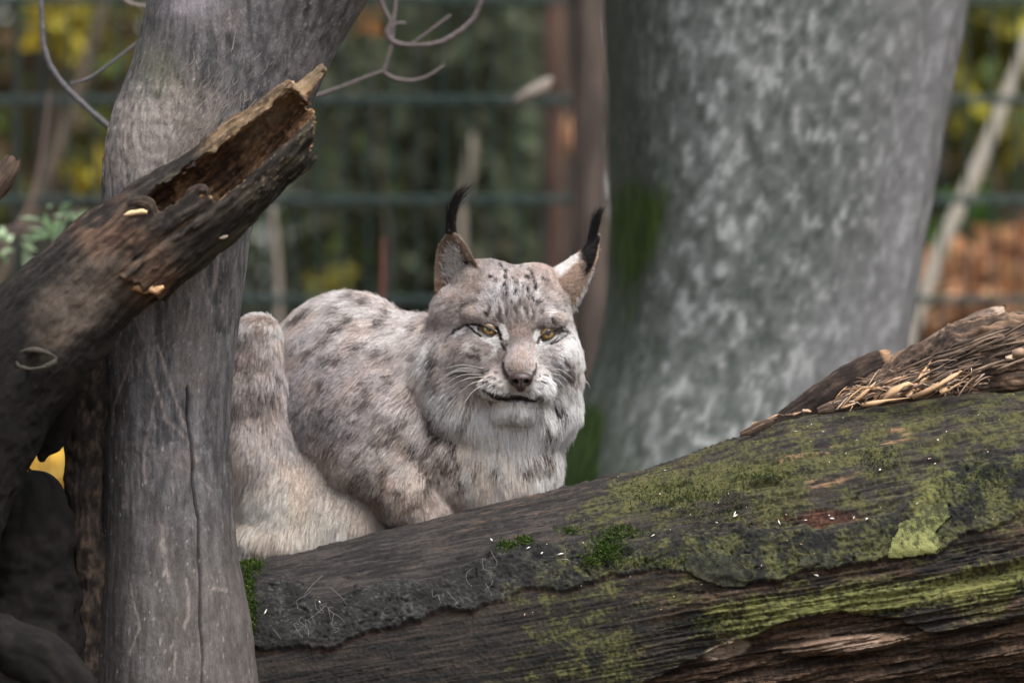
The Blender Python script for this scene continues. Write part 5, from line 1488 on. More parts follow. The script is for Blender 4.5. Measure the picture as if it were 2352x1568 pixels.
# regional base colours: (u, v, colour, spread)
ZC = [(760, 720, (0.52, 0.46, 0.43)), (900, 740, (0.52, 0.46, 0.43)), (680, 850, (0.44, 0.39, 0.375)), (820, 880, (0.40, 0.35, 0.335)), (950, 900, (0.40, 0.35, 0.325)), (760, 980, (0.36, 0.315, 0.30)), (900, 1030, (0.40, 0.35, 0.315)), (1000, 1000, (0.40, 0.345, 0.315)),
      (590, 740, (0.60, 0.52, 0.47)), (590, 830, (0.47, 0.39, 0.345)), (590, 950, (0.46, 0.39, 0.35)), (600, 1080, (0.47, 0.405, 0.36)), (640, 1180, (0.53, 0.465, 0.40)), (720, 1100, (0.42, 0.36, 0.31)), (760, 1200, (0.52, 0.455, 0.38)), (690, 1000, (0.34, 0.30, 0.285)), (660, 900, (0.38, 0.345, 0.345)),
      (950, 1160, (0.45, 0.36, 0.295)), (850, 1160, (0.32, 0.26, 0.22)), (1000, 1120, (0.43, 0.36, 0.31)), (1100, 1060, (0.55, 0.455, 0.385)), (1200, 1080, (0.59, 0.50, 0.43)), (1260, 1030, (0.63, 0.56, 0.51)), (1150, 1140, (0.56, 0.47, 0.405)), (1160, 1010, (0.52, 0.42, 0.36)),
      (1010, 860, (0.40, 0.35, 0.325)), (990, 920, (0.46, 0.42, 0.40)), (1050, 930, (0.54, 0.49, 0.45)), (1090, 975, (0.62, 0.56, 0.50)), (1120, 955, (0.66, 0.60, 0.55)), (1160, 975, (0.60, 0.53, 0.47)), (1205, 1000, (0.90, 0.89, 0.89)), (1225, 965, (0.80, 0.78, 0.76)), (1270, 920, (0.70, 0.67, 0.65)), (1320, 850, (0.58, 0.54, 0.52)), (1310, 930, (0.64, 0.60, 0.59)),
      (1165, 620, (0.42, 0.36, 0.33)), (1080, 640, (0.36, 0.28, 0.235)), (1060, 690, (0.34, 0.27, 0.225)), (1165, 680, (0.39, 0.35, 0.335)), (1240, 690, (0.38, 0.325, 0.295)), (1300, 720, (0.44, 0.39, 0.36)), (1040, 760, (0.33, 0.275, 0.245)), (1060, 800, (0.44, 0.39, 0.36)), (1190, 765, (0.29, 0.225, 0.19)), (1190, 725, (0.28, 0.22, 0.19)),
      (1195, 810, (0.50, 0.44, 0.42)), (1195, 840, (0.45, 0.375, 0.35)), (1110, 800, (0.42, 0.355, 0.32)), (1280, 805, (0.48, 0.43, 0.40)), (1140, 840, (0.43, 0.36, 0.325)), (1250, 845, (0.54, 0.49, 0.455)), (1150, 885, (0.56, 0.51, 0.475)), (1230, 885, (0.68, 0.65, 0.63)), (1190, 938, (0.72, 0.68, 0.65)), (1100, 890, (0.52, 0.47, 0.43)),
      (1270, 630, (0.42, 0.31, 0.26)), (1310, 660, (0.42, 0.33, 0.28)), (1010, 690, (0.40, 0.34, 0.31)), (1310, 790, (0.58, 0.54, 0.52))]
# hair flow: (u, v, du, dv, length)
FL = [(760, 690, -0.8, 0.5, 34), (900, 710, -0.8, 0.45, 32), (680, 800, -0.7, 0.7, 36), (800, 830, -0.75, 0.65, 38), (950, 850, -0.7, 0.6, 36), (760, 960, -0.75, 0.65, 40), (900, 1000, -0.7, 0.6, 38), (1000, 960, -0.6, 0.8, 40), (1000, 1080, -0.45, 0.8, 36),
      (700, 900, -0.5, 0.8, 40), (595, 705, -0.2, -0.5, 12), (590, 780, -0.1, 0.9, 34), (590, 900, -0.15, 1, 36), (595, 1030, -0.25, 1, 44), (620, 1140, -0.35, 0.9, 58), (660, 1220, -0.3, 0.9, 60), (740, 1120, -0.45, 0.9, 52), (780, 1200, -0.35, 0.9, 56), (700, 1020, -0.5, 0.8, 46),
      (880, 1100, -0.55, 0.7, 36), (950, 1150, -0.2, 0.9, 28), (1010, 1160, 0.2, 0.9, 26), (1080, 1060, -0.2, 1, 42), (1150, 1080, -0.05, 1, 44), (1230, 1080, 0.1, 1, 42), (1275, 1040, 0.35, 0.9, 46), (1160, 1010, 0.0, 1, 40),
      (1000, 780, -0.75, 0.5, 24), (985, 850, -0.85, 0.6, 52), (995, 910, -0.75, 0.75, 62), (1040, 955, -0.45, 0.9, 70), (1085, 975, 0.0, 1, 66), (1120, 960, 0.15, 1, 50), (1190, 950, 0.05, 1, 34), (1208, 975, -0.05, 1, 62), (1250, 960, -0.1, 1, 54), (1290, 930, 0.15, 1, 56), (1325, 880, 0.4, 0.9, 46), (1335, 810, 0.6, 0.7, 32), (1320, 740, 0.8, 0.2, 22),
      (1165, 610, 0.0, -1, 16), (1100, 630, -0.4, -0.8, 15), (1230, 630, 0.4, -0.8, 15), (1165, 670, 0, -1, 15), (1190, 730, 0, -1, 11), (1080, 690, -0.7, -0.6, 14), (1270, 700, 0.7, -0.6, 14), (1050, 740, -1, -0.1, 14), (1300, 750, 1, -0.1, 13), (1190, 790, 0, -1, 6), (1194, 840, 0, -1, 3.5), (1160, 820, -0.6, -0.6, 5), (1230, 820, 0.6, -0.6, 5),
      (1120, 790, -0.9, 0.15, 7), (1270, 795, 0.9, 0.15, 7), (1122, 760, -0.9, 0.0, 3.5), (1258, 770, 0.9, 0.0, 3.5), (1122, 740, -0.6, -0.8, 6), (1262, 750, 0.6, -0.8, 6), (1085, 820, -1, 0.3, 16), (1290, 825, 0.9, 0.35, 14), (1050, 860, -0.95, 0.5, 34), (1300, 870, 0.6, 0.8, 30), (1150, 880, -0.95, 0.3, 8), (1225, 882, 0.9, 0.35, 8), (1110, 880, -0.9, 0.5, 16), (1255, 890, 0.7, 0.7, 14),
      (1187, 935, 0, 1, 11), (1150, 930, -0.3, 1, 16), (1230, 930, 0.2, 1, 16), (1196, 868, 0, -0.6, 2.5), (1040, 640, -0.3, -0.9, 12), (1300, 640, 0.6, -0.7, 10)]
ZC = [(a, b, tuple(x * (0.84 if 1020 < a < 1320 and b < 830 else 1.0) for x in c)) for a, b, c in ZC]
def rbf(u, v, tbl, sig, ncol):
    t = np.asarray([list(r[:2]) + (list(r[2]) if ncol == 3 and len(r) == 3 else list(r[2:])) for r in tbl], dtype=np.float32)
    acc = np.zeros((len(u), t.shape[1] - 2), dtype=np.float32); ws = np.full(len(u), 1e-12, dtype=np.float32)
    s = np.full(len(t), sig, dtype=np.float32)
    face = (t[:, 0] > 1030) & (t[:, 0] < 1320) & (t[:, 1] < 960)
    s[face] = sig * 0.5
    for k in range(len(t)):
        d2 = (u - t[k, 0]) ** 2 + (v - t[k, 1]) ** 2
        w = np.exp(-d2 / (2 * s[k] ** 2)) + 1e-9 / (1 + d2)
        acc += w[:, None] * t[k, 2:]; ws += w
    return acc / ws[:, None]
FLAT = np.array([1.0, 1.0, 0.11])        # marks lie on a roundish coat: depth counts less
def coat(p, detail=True):
    "root colour of the coat at sculpt positions p, and how far a mark covers it"
    u, v = p[:, 0].astype(np.float32), p[:, 1].astype(np.float32)
    wob = np.stack([fbm(p / 26, 3, 301), fbm(p / 26, 3, 302)], 1)
    base = rbf(u + 14 * wob[:, 0], v + 14 * wob[:, 1], ZC, 38, 3).astype(np.float64)
    n = fbm(p * np.array([1, 1, 1]) / 18, 4, 303, 0.6)
    base = base * (1 + 0.34 * n[:, None] + 0.22 * fbm(p / np.array([60, 34, 50]), 2, 316)[:, None])
    body = sstep(1000, 930, u) * sstep(640, 700, u)
    fleck = sstep(0.15, 0.5, fbm(p / np.array([20, 13, 16]), 3, 304, 0.55))
    base = mixc(base, (0.19, 0.15, 0.128), fleck * body * 0.6)
    base = mixc(base, base * np.array([1.06, 0.93, 0.82]), sstep(0, 0.5, fbm(p / 40, 2, 305)) * 0.7)
    crown = np.exp(-(((u - 1170) / 120) ** 2 + ((v - 680) / 62) ** 2)) * (p[:, 2] < 0)
    gz = fbm(p / np.array([5.5, 15, 15]), 3, 310, 0.6)
    base = mixc(base, (0.60, 0.58, 0.58), sstep(0.02, 0.35, gz) * crown * 0.6)
    base = mixc(base, (0.13, 0.10, 0.088), sstep(0.08, 0.42, -gz) * crown * 0.7)
    ck = np.exp(-(((u - 1060) / 60) ** 2 + ((v - 800) / 70) ** 2)) + np.exp(-(((u - 1295) / 40) ** 2 + ((v - 815) / 70) ** 2))
    base = mixc(base, (0.16, 0.125, 0.108), sstep(0.1, 0.45, fbm(p / np.array([16, 9, 14]), 3, 314, 0.6)) * ck * (p[:, 2] < -20) * 0.6)
    cover = np.zeros(len(p))
    pj = p + np.stack([fbm(p / 9, 2, 306), fbm(p / 9, 2, 307), fbm(p / 9, 2, 308)], 1) * 3.0
    for pts, w, col, s in MARKS:
        c = pts.mean(0); ext = np.abs(pts - c).max() + w * 3
        m = np.nonzero((np.abs(p[:, 0] - c[0]) < ext) & (np.abs(p[:, 1] - c[1]) < ext) & (np.abs(p[:, 2] - c[2]) < ext + 40))[0]
        if not len(m): continue
        q = (p[m] if w < 5 else pj[m]) * FLAT
        pts = pts * FLAT
        best = np.full(len(m), 1e9)
        if len(pts) == 1: best = np.linalg.norm(q - pts[0], axis=1)
        for a, b in zip(pts[:-1], pts[1:]):
            d = b - a; t = np.clip(((q - a) @ d) / (d @ d + 1e-9), 0, 1)
            best = np.minimum(best, np.linalg.norm(q - a - t[:, None] * d, axis=1))
        k = sstep(w * 1.35, w * 0.55, best) * s
        base[m] = mixc(base[m], col, k)
        cover[m] = np.maximum(cover[m], k * (1.0 if np.mean(col) < 0.3 else -0.5))
    # spots over the side turned away
    away = sstep(60, 140, p[:, 2]) if True else 0
    sp = sstep(0.38, 0.52, fbm(p / 24, 2, 309)) * away
    base = mixc(base, BRN, sp * 0.8)
    return np.clip(base, 0.01, 0.95), cover

VC, _ = coat(LV)
M_SKIN = mat_attr('lynx_skin', 0.9, (300, 300, 300), 'object', 0.2, 0.2, 0.001, 0.1)
body = obj('body', mesh('body', X2W(LV), LF, VC * 0.62), M_SKIN); keep(lynx, body)

def mat_fur(name, attr='fur_color', rough=0.45):
    m = bpy.data.materials.new(name); m.use_nodes = True
    nt = m.node_tree; nt.nodes.clear()
    out = nt.nodes.new('ShaderNodeOutputMaterial')
    at = nt.nodes.new('ShaderNodeAttribute'); at.attribute_name = attr
    bs = nt.nodes.new('ShaderNodeBsdfPrincipled')
    bs.inputs['Roughness'].default_value = 0.6; bs.inputs['Specular IOR Level'].default_value = 0.25
    nt.links.new(at.outputs['Color'], bs.inputs['Base Color'])
    tr = nt.nodes.new('ShaderNodeBsdfTranslucent'); nt.links.new(at.outputs['Color'], tr.inputs['Color'])
    mx = nt.nodes.new('ShaderNodeMixShader'); mx.inputs[0].default_value = 0.38
    nt.links.new(bs.outputs[0], mx.inputs[1]); nt.links.new(tr.outputs[0], mx.inputs[2])
    nt.links.new(mx.outputs[0], out.inputs['Surface'])
    return m
M_FUR = mat_fur('fur')
def curves_obj(name, pts, radius, cols, parent, mat=None):
    "pts (n,k,3) world, radius (n,k), cols (n,k,3)"
    n, k, _ = pts.shape
    hc = bpy.data.hair_curves.new(name)
    hc.add_curves([k] * n)
    hc.attributes['position'].data.foreach_set('vector', pts.astype(np.float32).ravel())
    a = hc.attributes.get('radius') or hc.attributes.new('radius', 'FLOAT', 'POINT')
    a.data.foreach_set('value', radius.astype(np.float32).ravel())
    a = hc.attributes.new('fur_color', 'FLOAT_COLOR', 'POINT')
    c4 = np.ones((n * k, 4), dtype=np.float32); c4[:, :3] = cols.reshape(-1, 3)
    a.data.foreach_set('color', c4.ravel())
    hc.materials.append(mat or M_FUR)
    o = bpy.data.objects.new(name, hc); C.objects.link(o)
    if parent is not None: keep(parent, o)
    return o

EYES = [((1122.5, 759.0), -23.0, 26.0, 10.6), ((1257.0, 769.5), 22.0, 23.0, 10.2)]     # centre, tilt, half width, half height of the opening
def in_eye(p, grow=1.0):
    m = np.zeros(len(p), dtype=bool)
    for (c, ang, a, b) in EYES:
        cs, sn = math.cos(rad(ang)), math.sin(rad(ang))
        x, y = (p[:, 0] - c[0]) * cs - (p[:, 1] - c[1]) * sn, (p[:, 0] - c[0]) * sn + (p[:, 1] - c[1]) * cs
        m |= ((x / (a * grow)) ** 2 + (y / (b * grow)) ** 2 < 1) & (p[:, 2] < -60)
    return m

def grow_fur(roots, nrm, rcol, cover, flow, length, r, lift=0.42, K=6, rad0=0.62, tipw=1.0, clump=0.45, cl_size=10.0, jitter=0.22):
    n = len(roots)
    d = flow - nrm * np.sum(flow * nrm, axis=1)[:, None]
    d /= np.linalg.norm(d, axis=1)[:, None] + 1e-6
    cl = np.stack([fbm(roots / cl_size, 2, 311), fbm(roots / cl_size, 2, 312), fbm(roots / cl_size, 2, 313)], 1)   # locks share a lean
    d = d + 0.55 * cl + jitter * r.normal(size=(n, 3))
    d -= nrm * (np.sum(d * nrm, axis=1) * 0.7)[:, None]
    d /= np.linalg.norm(d, axis=1)[:, None] + 1e-6
    L = length * (0.72 + 0.5 * r.random(n)) * (1 + 0.25 * cl[:, 0])
    t = np.linspace(0, 1, K)
    lf = lift * (0.75 + 0.5 * r.random(n))
    out = roots[:, None, :] + (L[:, None] * t)[..., None] * d[:, None, :] * (1 - 0.15 * t[None, :, None]) + ((L * lf)[:, None] * (1.5 * t * np.exp(-0.9 * t)))[..., None] * nrm[:, None, :]
    out[..., 1] += (0.10 * L[:, None]) * (t ** 2)          # weight of the hair
    # locks: pull tips towards the nearest lock centre
    if clump:
        g = np.round(roots / cl_size + 0.8 * cl).astype(np.int64)
        key = (g[:, 0] * 4096 + g[:, 1]) * 4096 + g[:, 2]
        _, inv = np.unique(key, return_inverse=True)
        cnt = np.bincount(inv)
        tip = np.stack([np.bincount(inv, out[:, -1, a]) / cnt for a in range(3)], 1)[inv]
        lw = np.clip(length / 22.0, 0, 1)[:, None]
        w = (clump * lw * (t ** 1.8))[..., None]
        out = out * (1 - w) + (tip[:, None, :] - (out[:, -1:, :] - out) * 0.9) * w
    sd = np.cross(d, nrm)
    sv = np.stack([np.sum(roots * sd, 1) / 4.5, np.sum(roots * d, 1) / 26, np.sum(roots * nrm, 1) / 40], 1)
    shade = 1 + 0.07 * r.normal(size=n) + 0.56 * fbm(sv, 3, 315, 0.6) + 0.12 * cl[:, 1]
    shade = np.clip(shade, 0.45, 1.7)
    agouti = (r.random(n) < 0.05)
    # underfur is darker and browner, tips pale
    under = rcol * np.array([0.66, 0.60, 0.57])
    tips = np.clip(rcol * 1.28 + 0.03, 0, 0.95)
    tips = np.where((cover > 0.35)[:, None], rcol * 1.05, tips)
    dark = rcol * 0.38
    tips = np.where((agouti & (cover < 0.2))[:, None], dark, tips)
    cc = under[:, None, :] * (1 - t)[None, :, None] ** 1.2 + tips[:, None, :] * (1 - (1 - t) ** 1.2)[None, :, None]
    cc = np.clip(cc * shade[:, None, None], 0.006, 0.93)
    rr_ = rad0 * (1 - 0.85 * t ** 1.5)[None, :] * (0.75 + 0.5 * r.random(n))[:, None] * np.clip(length / 16, 0.6, 1.15)[:, None]
    return out, rr_, cc

def sample_faces(V, F, N, dens, n, r):
    tri = np.concatenate([F[:, [0, 1, 2]], F[:, [0, 2, 3]]])
    A = np.linalg.norm(np.cross(V[tri[:, 1]] - V[tri[:, 0]], V[tri[:, 2]] - V[tri[:, 0]]), axis=1)
    w = A * dens(V[tri].mean(1), N[tri].mean(1))
    k = r.choice(len(tri), n, p=w / w.sum())
    a, b = r.random(n), r.random(n)
    s = a + b > 1; a[s], b[s] = 1 - a[s], 1 - b[s]
    T = tri[k]
    c = 1 - a - b
    p = V[T[:, 0]] * c[:, None] + V[T[:, 1]] * a[:, None] + V[T[:, 2]] * b[:, None]
    nn = N[T[:, 0]] * c[:, None] + N[T[:, 1]] * a[:, None] + N[T[:, 2]] * b[:, None]
    return p, nn / (np.linalg.norm(nn, axis=1)[:, None] + 1e-9)

def lynx_fur():
    r = np.random.default_rng(331)
    def dens(c, nn):
        f = np.where(nn[:, 2] < 0.25, 1.0, 0.22)
        f = f * np.where((c[:, 0] > 1010) & (c[:, 1] < 960) & (c[:, 2] < -60), 2.1, 1.0)
        f = f * np.where((c[:, 1] > 1290), 0.1, 1.0)
        return f
    p, nn = sample_faces(LV, LF, LN, dens, FUR_N, r)
    keepm = ~in_eye(p, 1.12)
    keepm &= ~((np.abs(p[:, 0] - 1196) < 29 - 0.5 * np.maximum(p[:, 1] - 874, 0)) & (np.abs(p[:, 1] - 876) < 24) & (p[:, 2] < -200))
    p, nn = p[keepm], nn[keepm]
    fl = rbf(p[:, 0].astype(np.float32), p[:, 1].astype(np.float32), FL, 40, 4).astype(np.float64)
    L = fl[:, 2]
    # on the far side of the head and body the coat simply runs back and down
    flow = np.stack([fl[:, 0], fl[:, 1], np.zeros(len(p))], 1)
    edge = sstep(-0.35, 0.2, nn[:, 2])
    flow[:, 2] += 0.6 * edge
    for (ce, ang, a, b) in EYES:
        dd = np.hypot((p[:, 0] - ce[0]) / 34, (p[:, 1] - ce[1]) / 22)
        L = np.where((dd < 1.3) & (p[:, 2] < -60), np.minimum(L, 3.0 + 5 * np.clip(dd - 0.6, 0, 1)), L)
    mouth = seg_dist(p[:, 0], p[:, 1], [z5(870, 960), z5(1060, 1050), z5(1170, 1070), z5(1320, 1050), z5(1480, 1090), z5(1590, 1068)])
    L = np.where((mouth < 14) & (p[:, 2] < -120), np.minimum(L, 3.5 + 0.3 * mouth), L)
    fd = flow - nn * np.sum(flow * nn, axis=1)[:, None]
    fd /= np.linalg.norm(fd, axis=1)[:, None] + 1e-6
    c, cov = coat(p + fd * (L * (0.60 + 0.22 * r.normal(size=len(p))))[:, None] + np.minimum(L * 0.07, 2.6)[:, None] * r.normal(size=p.shape))
    lum = c @ np.array([0.3, 0.55, 0.15])
    c = lum[:, None] * 0.22 + c * 0.78                    # hair gains colour by scattering: keep the single hair greyer
    c = np.clip(c * 1.44, 0, 0.93) * np.array([0.966, 1.0, 1.052])
    pts, rr_, cc = grow_fur(p, nn, c, cov, flow, L, r)
    o = curves_obj('fur', X2W(pts), rr_ * XQ, cc, lynx)
    o['kind'] = 'stuff'
FUR_N = 380000
lynx_fur()

# ------------------------------------------------------------------ ears
def ear(left, right, wl, wr, bulge, colf, nfur, furf, seed, thick=4.0):
    n, m = 40, 26
    t = np.linspace(0, 1, n); a = np.linspace(0, 1, m)
    Lc = resample(np.column_stack([left, np.zeros(len(left))]), n); Rc = resample(np.column_stack([right, np.zeros(len(right))]), n)
    wlv = np.interp(t, np.linspace(0, 1, len(wl)), wl); wrv = np.interp(t, np.linspace(0, 1, len(wr)), wr)
    bl = np.interp(t, np.linspace(0, 1, len(bulge)), bulge)
    G = np.zeros((n, m, 3))
    for j in range(m):
        s = a[j]
        G[:, j, 0] = Lc[:, 0] * (1 - s) + Rc[:, 0] * s
        G[:, j, 1] = Lc[:, 1] * (1 - s) + Rc[:, 1] * s
        G[:, j, 2] = wlv * (1 - s) + wrv * s + bl * math.sin(math.pi * s) ** 0.8
    gu = np.gradient(G, axis=0); ga = np.gradient(G, axis=1)
    N = np.cross(gu, ga); N /= np.linalg.norm(N, axis=2)[..., None] + 1e-9
    N[N[..., 2] > 0] *= -1                                   # towards the viewer side
    front = G + N * thick * 0.5 * np.sin(np.pi * np.clip(a, 0.02, 0.98))[None, :, None]
    backv = G - N * thick * 0.5 * np.sin(np.pi * np.clip(a, 0.02, 0.98))[None, :, None]
    fv, bv = front.reshape(-1, 3), backv.reshape(-1, 3)
    f = grid_faces(n, m, False)
    K = n * m
    F = np.vstack([f, f[:, ::-1] + K])
    rim = []
    for j in range(m - 1): rim.append(((n - 1) * m + j, (n - 1) * m + j + 1, K + (n - 1) * m + j + 1, K + (n - 1) * m + j))
    for i in range(n - 1):
        rim.append((i * m, (i + 1) * m, K + (i + 1) * m, K + i * m)); rim.append(((i + 1) * m + m - 1, i * m + m - 1, K + i * m + m - 1, K + (i + 1) * m + m - 1))
    F = np.vstack([F, np.array(rim)])
    allv = np.vstack([fv, bv])
    ta = np.stack(np.meshgrid(t, a, indexing='ij'), -1).reshape(-1, 2)
    cf = colf(ta[:, 0], ta[:, 1], fv)
    cb = np.tile((0.36, 0.30, 0.27), (K, 1))
    o = obj('ear', mesh('ear', X2W(allv), F, np.vstack([cf, cb]) * 0.8), M_SKIN); keep(lynx, o)
    r = np.random.default_rng(seed)
    # fur on it
    P_, D_, L_, C_, NN_ = [], [], [], [], []
    ii = r.random(nfur) * (n - 1.01); jj = r.random(nfur) * (m - 1.01)
    i0, j0 = ii.astype(int), jj.astype(int); fi, fj = (ii - i0)[:, None], (jj - j0)[:, None]
    def lerp(A): return (A[i0, j0] * (1 - fi) * (1 - fj) + A[i0 + 1, j0] * fi * (1 - fj) + A[i0, j0 + 1] * (1 - fi) * fj + A[i0 + 1, j0 + 1] * fi * fj)
    pf = lerp(front); nf = lerp(N); up = lerp(gu / (np.linalg.norm(gu, axis=2)[..., None] + 1e-9)); ac = lerp(ga / (np.linalg.norm(ga, axis=2)[..., None] + 1e-9))
    tt, aa = ii / (n - 1), jj / (m - 1)
    side = r.random(nfur) < 0.3
    pb = lerp(backv)
    p = np.where(side[:, None], pb, pf); nn = np.where(side[:, None], -nf, nf)
    flow, Lh, cc, lift = furf(tt, aa, up, ac, r)
    cfx = colf(tt, aa, p)
    cc = np.clip(np.where(np.isnan(cc), cfx, cc) * np.where(np.isnan(cc) & (cfx.mean(1) < 0.08)[:, None], 1.0, 1.4), 0, 0.93)
    cc = np.where(side[:, None], np.array((0.40, 0.34, 0.31)) * (0.8 + 0.4 * r.random((nfur, 1))), cc)
    Lh = np.where(side, 9.0, Lh)
    pts, rr_, col = grow_fur(p, nn, cc, np.where(cc.mean(1) < 0.12, 1.0, 0.0), flow, Lh, r, lift=0.35, clump=0.4, cl_size=9, jitter=0.25)
    fo = curves_obj('ear_fur', X2W(pts), rr_ * XQ, col, lynx)
    fo.parent = o; fo.matrix_parent_inverse = o.matrix_world.inverted() if False else Matrix.Identity(4); fo['kind'] = 'stuff'
    return o
nanc = lambda n: np.full((n, 3), np.nan)
def col_l(t, a, p):
    c = mixc((0.30, 0.235, 0.19), (0.46, 0.36, 0.29), sstep(0.6, 1.0, a))
    c = mixc(c, (0.30, 0.225, 0.175), sstep(0.18, 0.0, a))
    inn = sstep(0.10, 0.3, a) * sstep(0.95, 0.7, a) * sstep(0.92, 0.62, t)
    return mixc(c, (0.085, 0.065, 0.055), inn * 0.85)
def fur_l(t, a, up, ac, r):
    n = len(t)
    c = nanc(n); L = np.full(n, 7.0)
    flow = up * 1.0 - ac * 0.2
    ja, jt = a + 0.10 * r.normal(size=n), t + 0.09 * r.normal(size=n)
    wh = (ja > 0.22) & (ja < 0.66) & (jt > 0.24) & (jt < 0.70) & (r.random(n) < 0.55)
    c[wh] = np.array((0.92, 0.90, 0.87)) * (0.75 + 0.4 * r.random((wh.sum(), 1))); L[wh] = 22 + 22 * r.random(wh.sum())
    flow[wh] = (ac * 0.75 - up * 0.65)[wh] 
    lw = (ja > 0.3) & (a < 0.95) & (jt < 0.24) & (r.random(n) < 0.7)
    c[lw] = np.array((0.55, 0.50, 0.46)) * (0.7 + 0.4 * r.random((lw.sum(), 1))); L[lw] = 32; flow[lw] = (up * 1.0 - ac * 0.3)[lw]
    bk = (ja > 0.50) & (ja < 0.88) & (jt > 0.14) & (jt < 0.40) & (r.random(n) < 0.93)
    c[bk] = (0.02, 0.016, 0.015); L[bk] = 20; flow[bk] = (ac * 0.2 - up)[bk]
    lo = (a < 0.3) & (t < 0.32)
    c[lo] = np.array((0.30, 0.21, 0.155)) * (0.7 + 0.6 * r.random((lo.sum(), 1))); L[lo] = 14
    return flow, L, c, None
ear([(1004, 708), (998, 660), (999, 610), (1008, 563), (1034, 529)], [(1122, 662), (1102, 620), (1083, 583), (1060, 548), (1036, 529)], [-55, -58, -64, -75, -92], [-150, -145, -134, -118, -94], [46, 56, 46, 24, 0], col_l, 9000, fur_l, 341)
def col_r(t, a, p):
    c = mixc((0.34, 0.25, 0.205), (0.42, 0.33, 0.28), sstep(0.2, 0.7, a))
    wh = sstep(0.14, 0.26, t) * sstep(0.66, 0.52, t) * sstep(0.36, 0.22, a)
    c = mixc(c, (0.80, 0.78, 0.77), wh)
    bk = sstep(0.48, 0.62, t + 0.28 * (a - 0.4) * 1.0) * sstep(0.92, 0.80, a) * sstep(-0.2, 0.25, a + (t - 0.55) * 1.6)
    c = mixc(c, (0.018, 0.016, 0.017), bk)
    rim = sstep(0.84, 0.93, a)
    return mixc(c, (0.52, 0.37, 0.27), rim * 0.9)
def fur_r(t, a, up, ac, r):
    n = len(t)
    c = nanc(n); L = np.full(n, 9.0) + 6 * (t > 0.5)
    flow = up * 1.0 + ac * 0.15
    e = (a > 0.93) & (t < 0.62)
    c[e] = np.array((0.68, 0.64, 0.61)) * (0.8 + 0.3 * r.random((e.sum(), 1))); L[e] = 26 - 18 * t[e]; flow[e] = (ac * 0.9 - up * 0.25)[e]
    return flow, L, c, None
ear([(1238, 640), (1285, 607), (1322, 585), (1350, 562), (1370, 546)], [(1312, 712), (1338, 668), (1356, 630), (1368, 592), (1372, 546)], [-75, -70, -62, -55, -50], [-40, -40, -42, -45, -50], [-52, -48, -38, -22, 0], col_r, 8000, fur_r, 342)

def tuft(base, path, n, spread0, spread1, r, col, K=10):
    "a brush of long hairs following a path; base = two root points"
    path = np.asarray(path, dtype=float)
    pr = resample(path, K, True)
    t = np.linspace(0, 1, K)
    s = r.random(n); b = np.asarray(base, dtype=float)
    root = b[0] * (1 - s)[:, None] + b[1] * s[:, None] + r.normal(size=(n, 3)) * 2.0
    Lf = 0.40 + 0.60 * r.random(n) ** 0.9
    k = (Lf[:, None] * t) * (K - 1)
    i = np.clip(k.astype(int), 0, K - 2); f = (k - i)[..., None]
    cen = pr[i] * (1 - f) + pr[i + 1] * f
    o = root[:, None, :] - pr[0]
    sp = (spread0 * (1 - t) + spread1 * t)[None, :, None]
    dv = r.normal(size=(n, 1, 3)) * np.array([1, 0.3, 1.0])
    pts = cen + o * ((1 - t) ** 1.0 * 1.0)[None, :, None] + dv * sp * (0.15 + t)[None, :, None]
    rr_ = (0.75 * (1 - 0.85 * t ** 1.5))[None, :] * (0.7 + 0.5 * r.random(n))[:, None]
    cc = np.tile(np.asarray(col), (n, K, 1)) * (0.6 + 0.9 * r.random((n, 1, 1)))
    return pts, rr_, cc
r = np.random.default_rng(351)
pts, rr_, cc = tuft([(1026, 534, -92), (1047, 536, -96)], [(1036, 532, -93), (1036, 500, -92), (1044, 465, -90), (1062, 436, -88), (1078, 420, -86)], 260, 2.2, 9.0, r, (0.014, 0.012, 0.012))
curves_obj('ear_tuft', X2W(pts), rr_ * XQ, cc, lynx)
pts, rr_, cc = tuft([(1342, 596, -70), (1366, 566, -58)], [(1352, 585, -66), (1358, 550, -58), (1366, 520, -54), (1372, 495, -52), (1384, 470, -50)], 420, 2.6, 6.0, r, (0.013, 0.012, 0.014))
curves_obj('ear_tuft', X2W(pts), rr_ * XQ, cc, lynx)

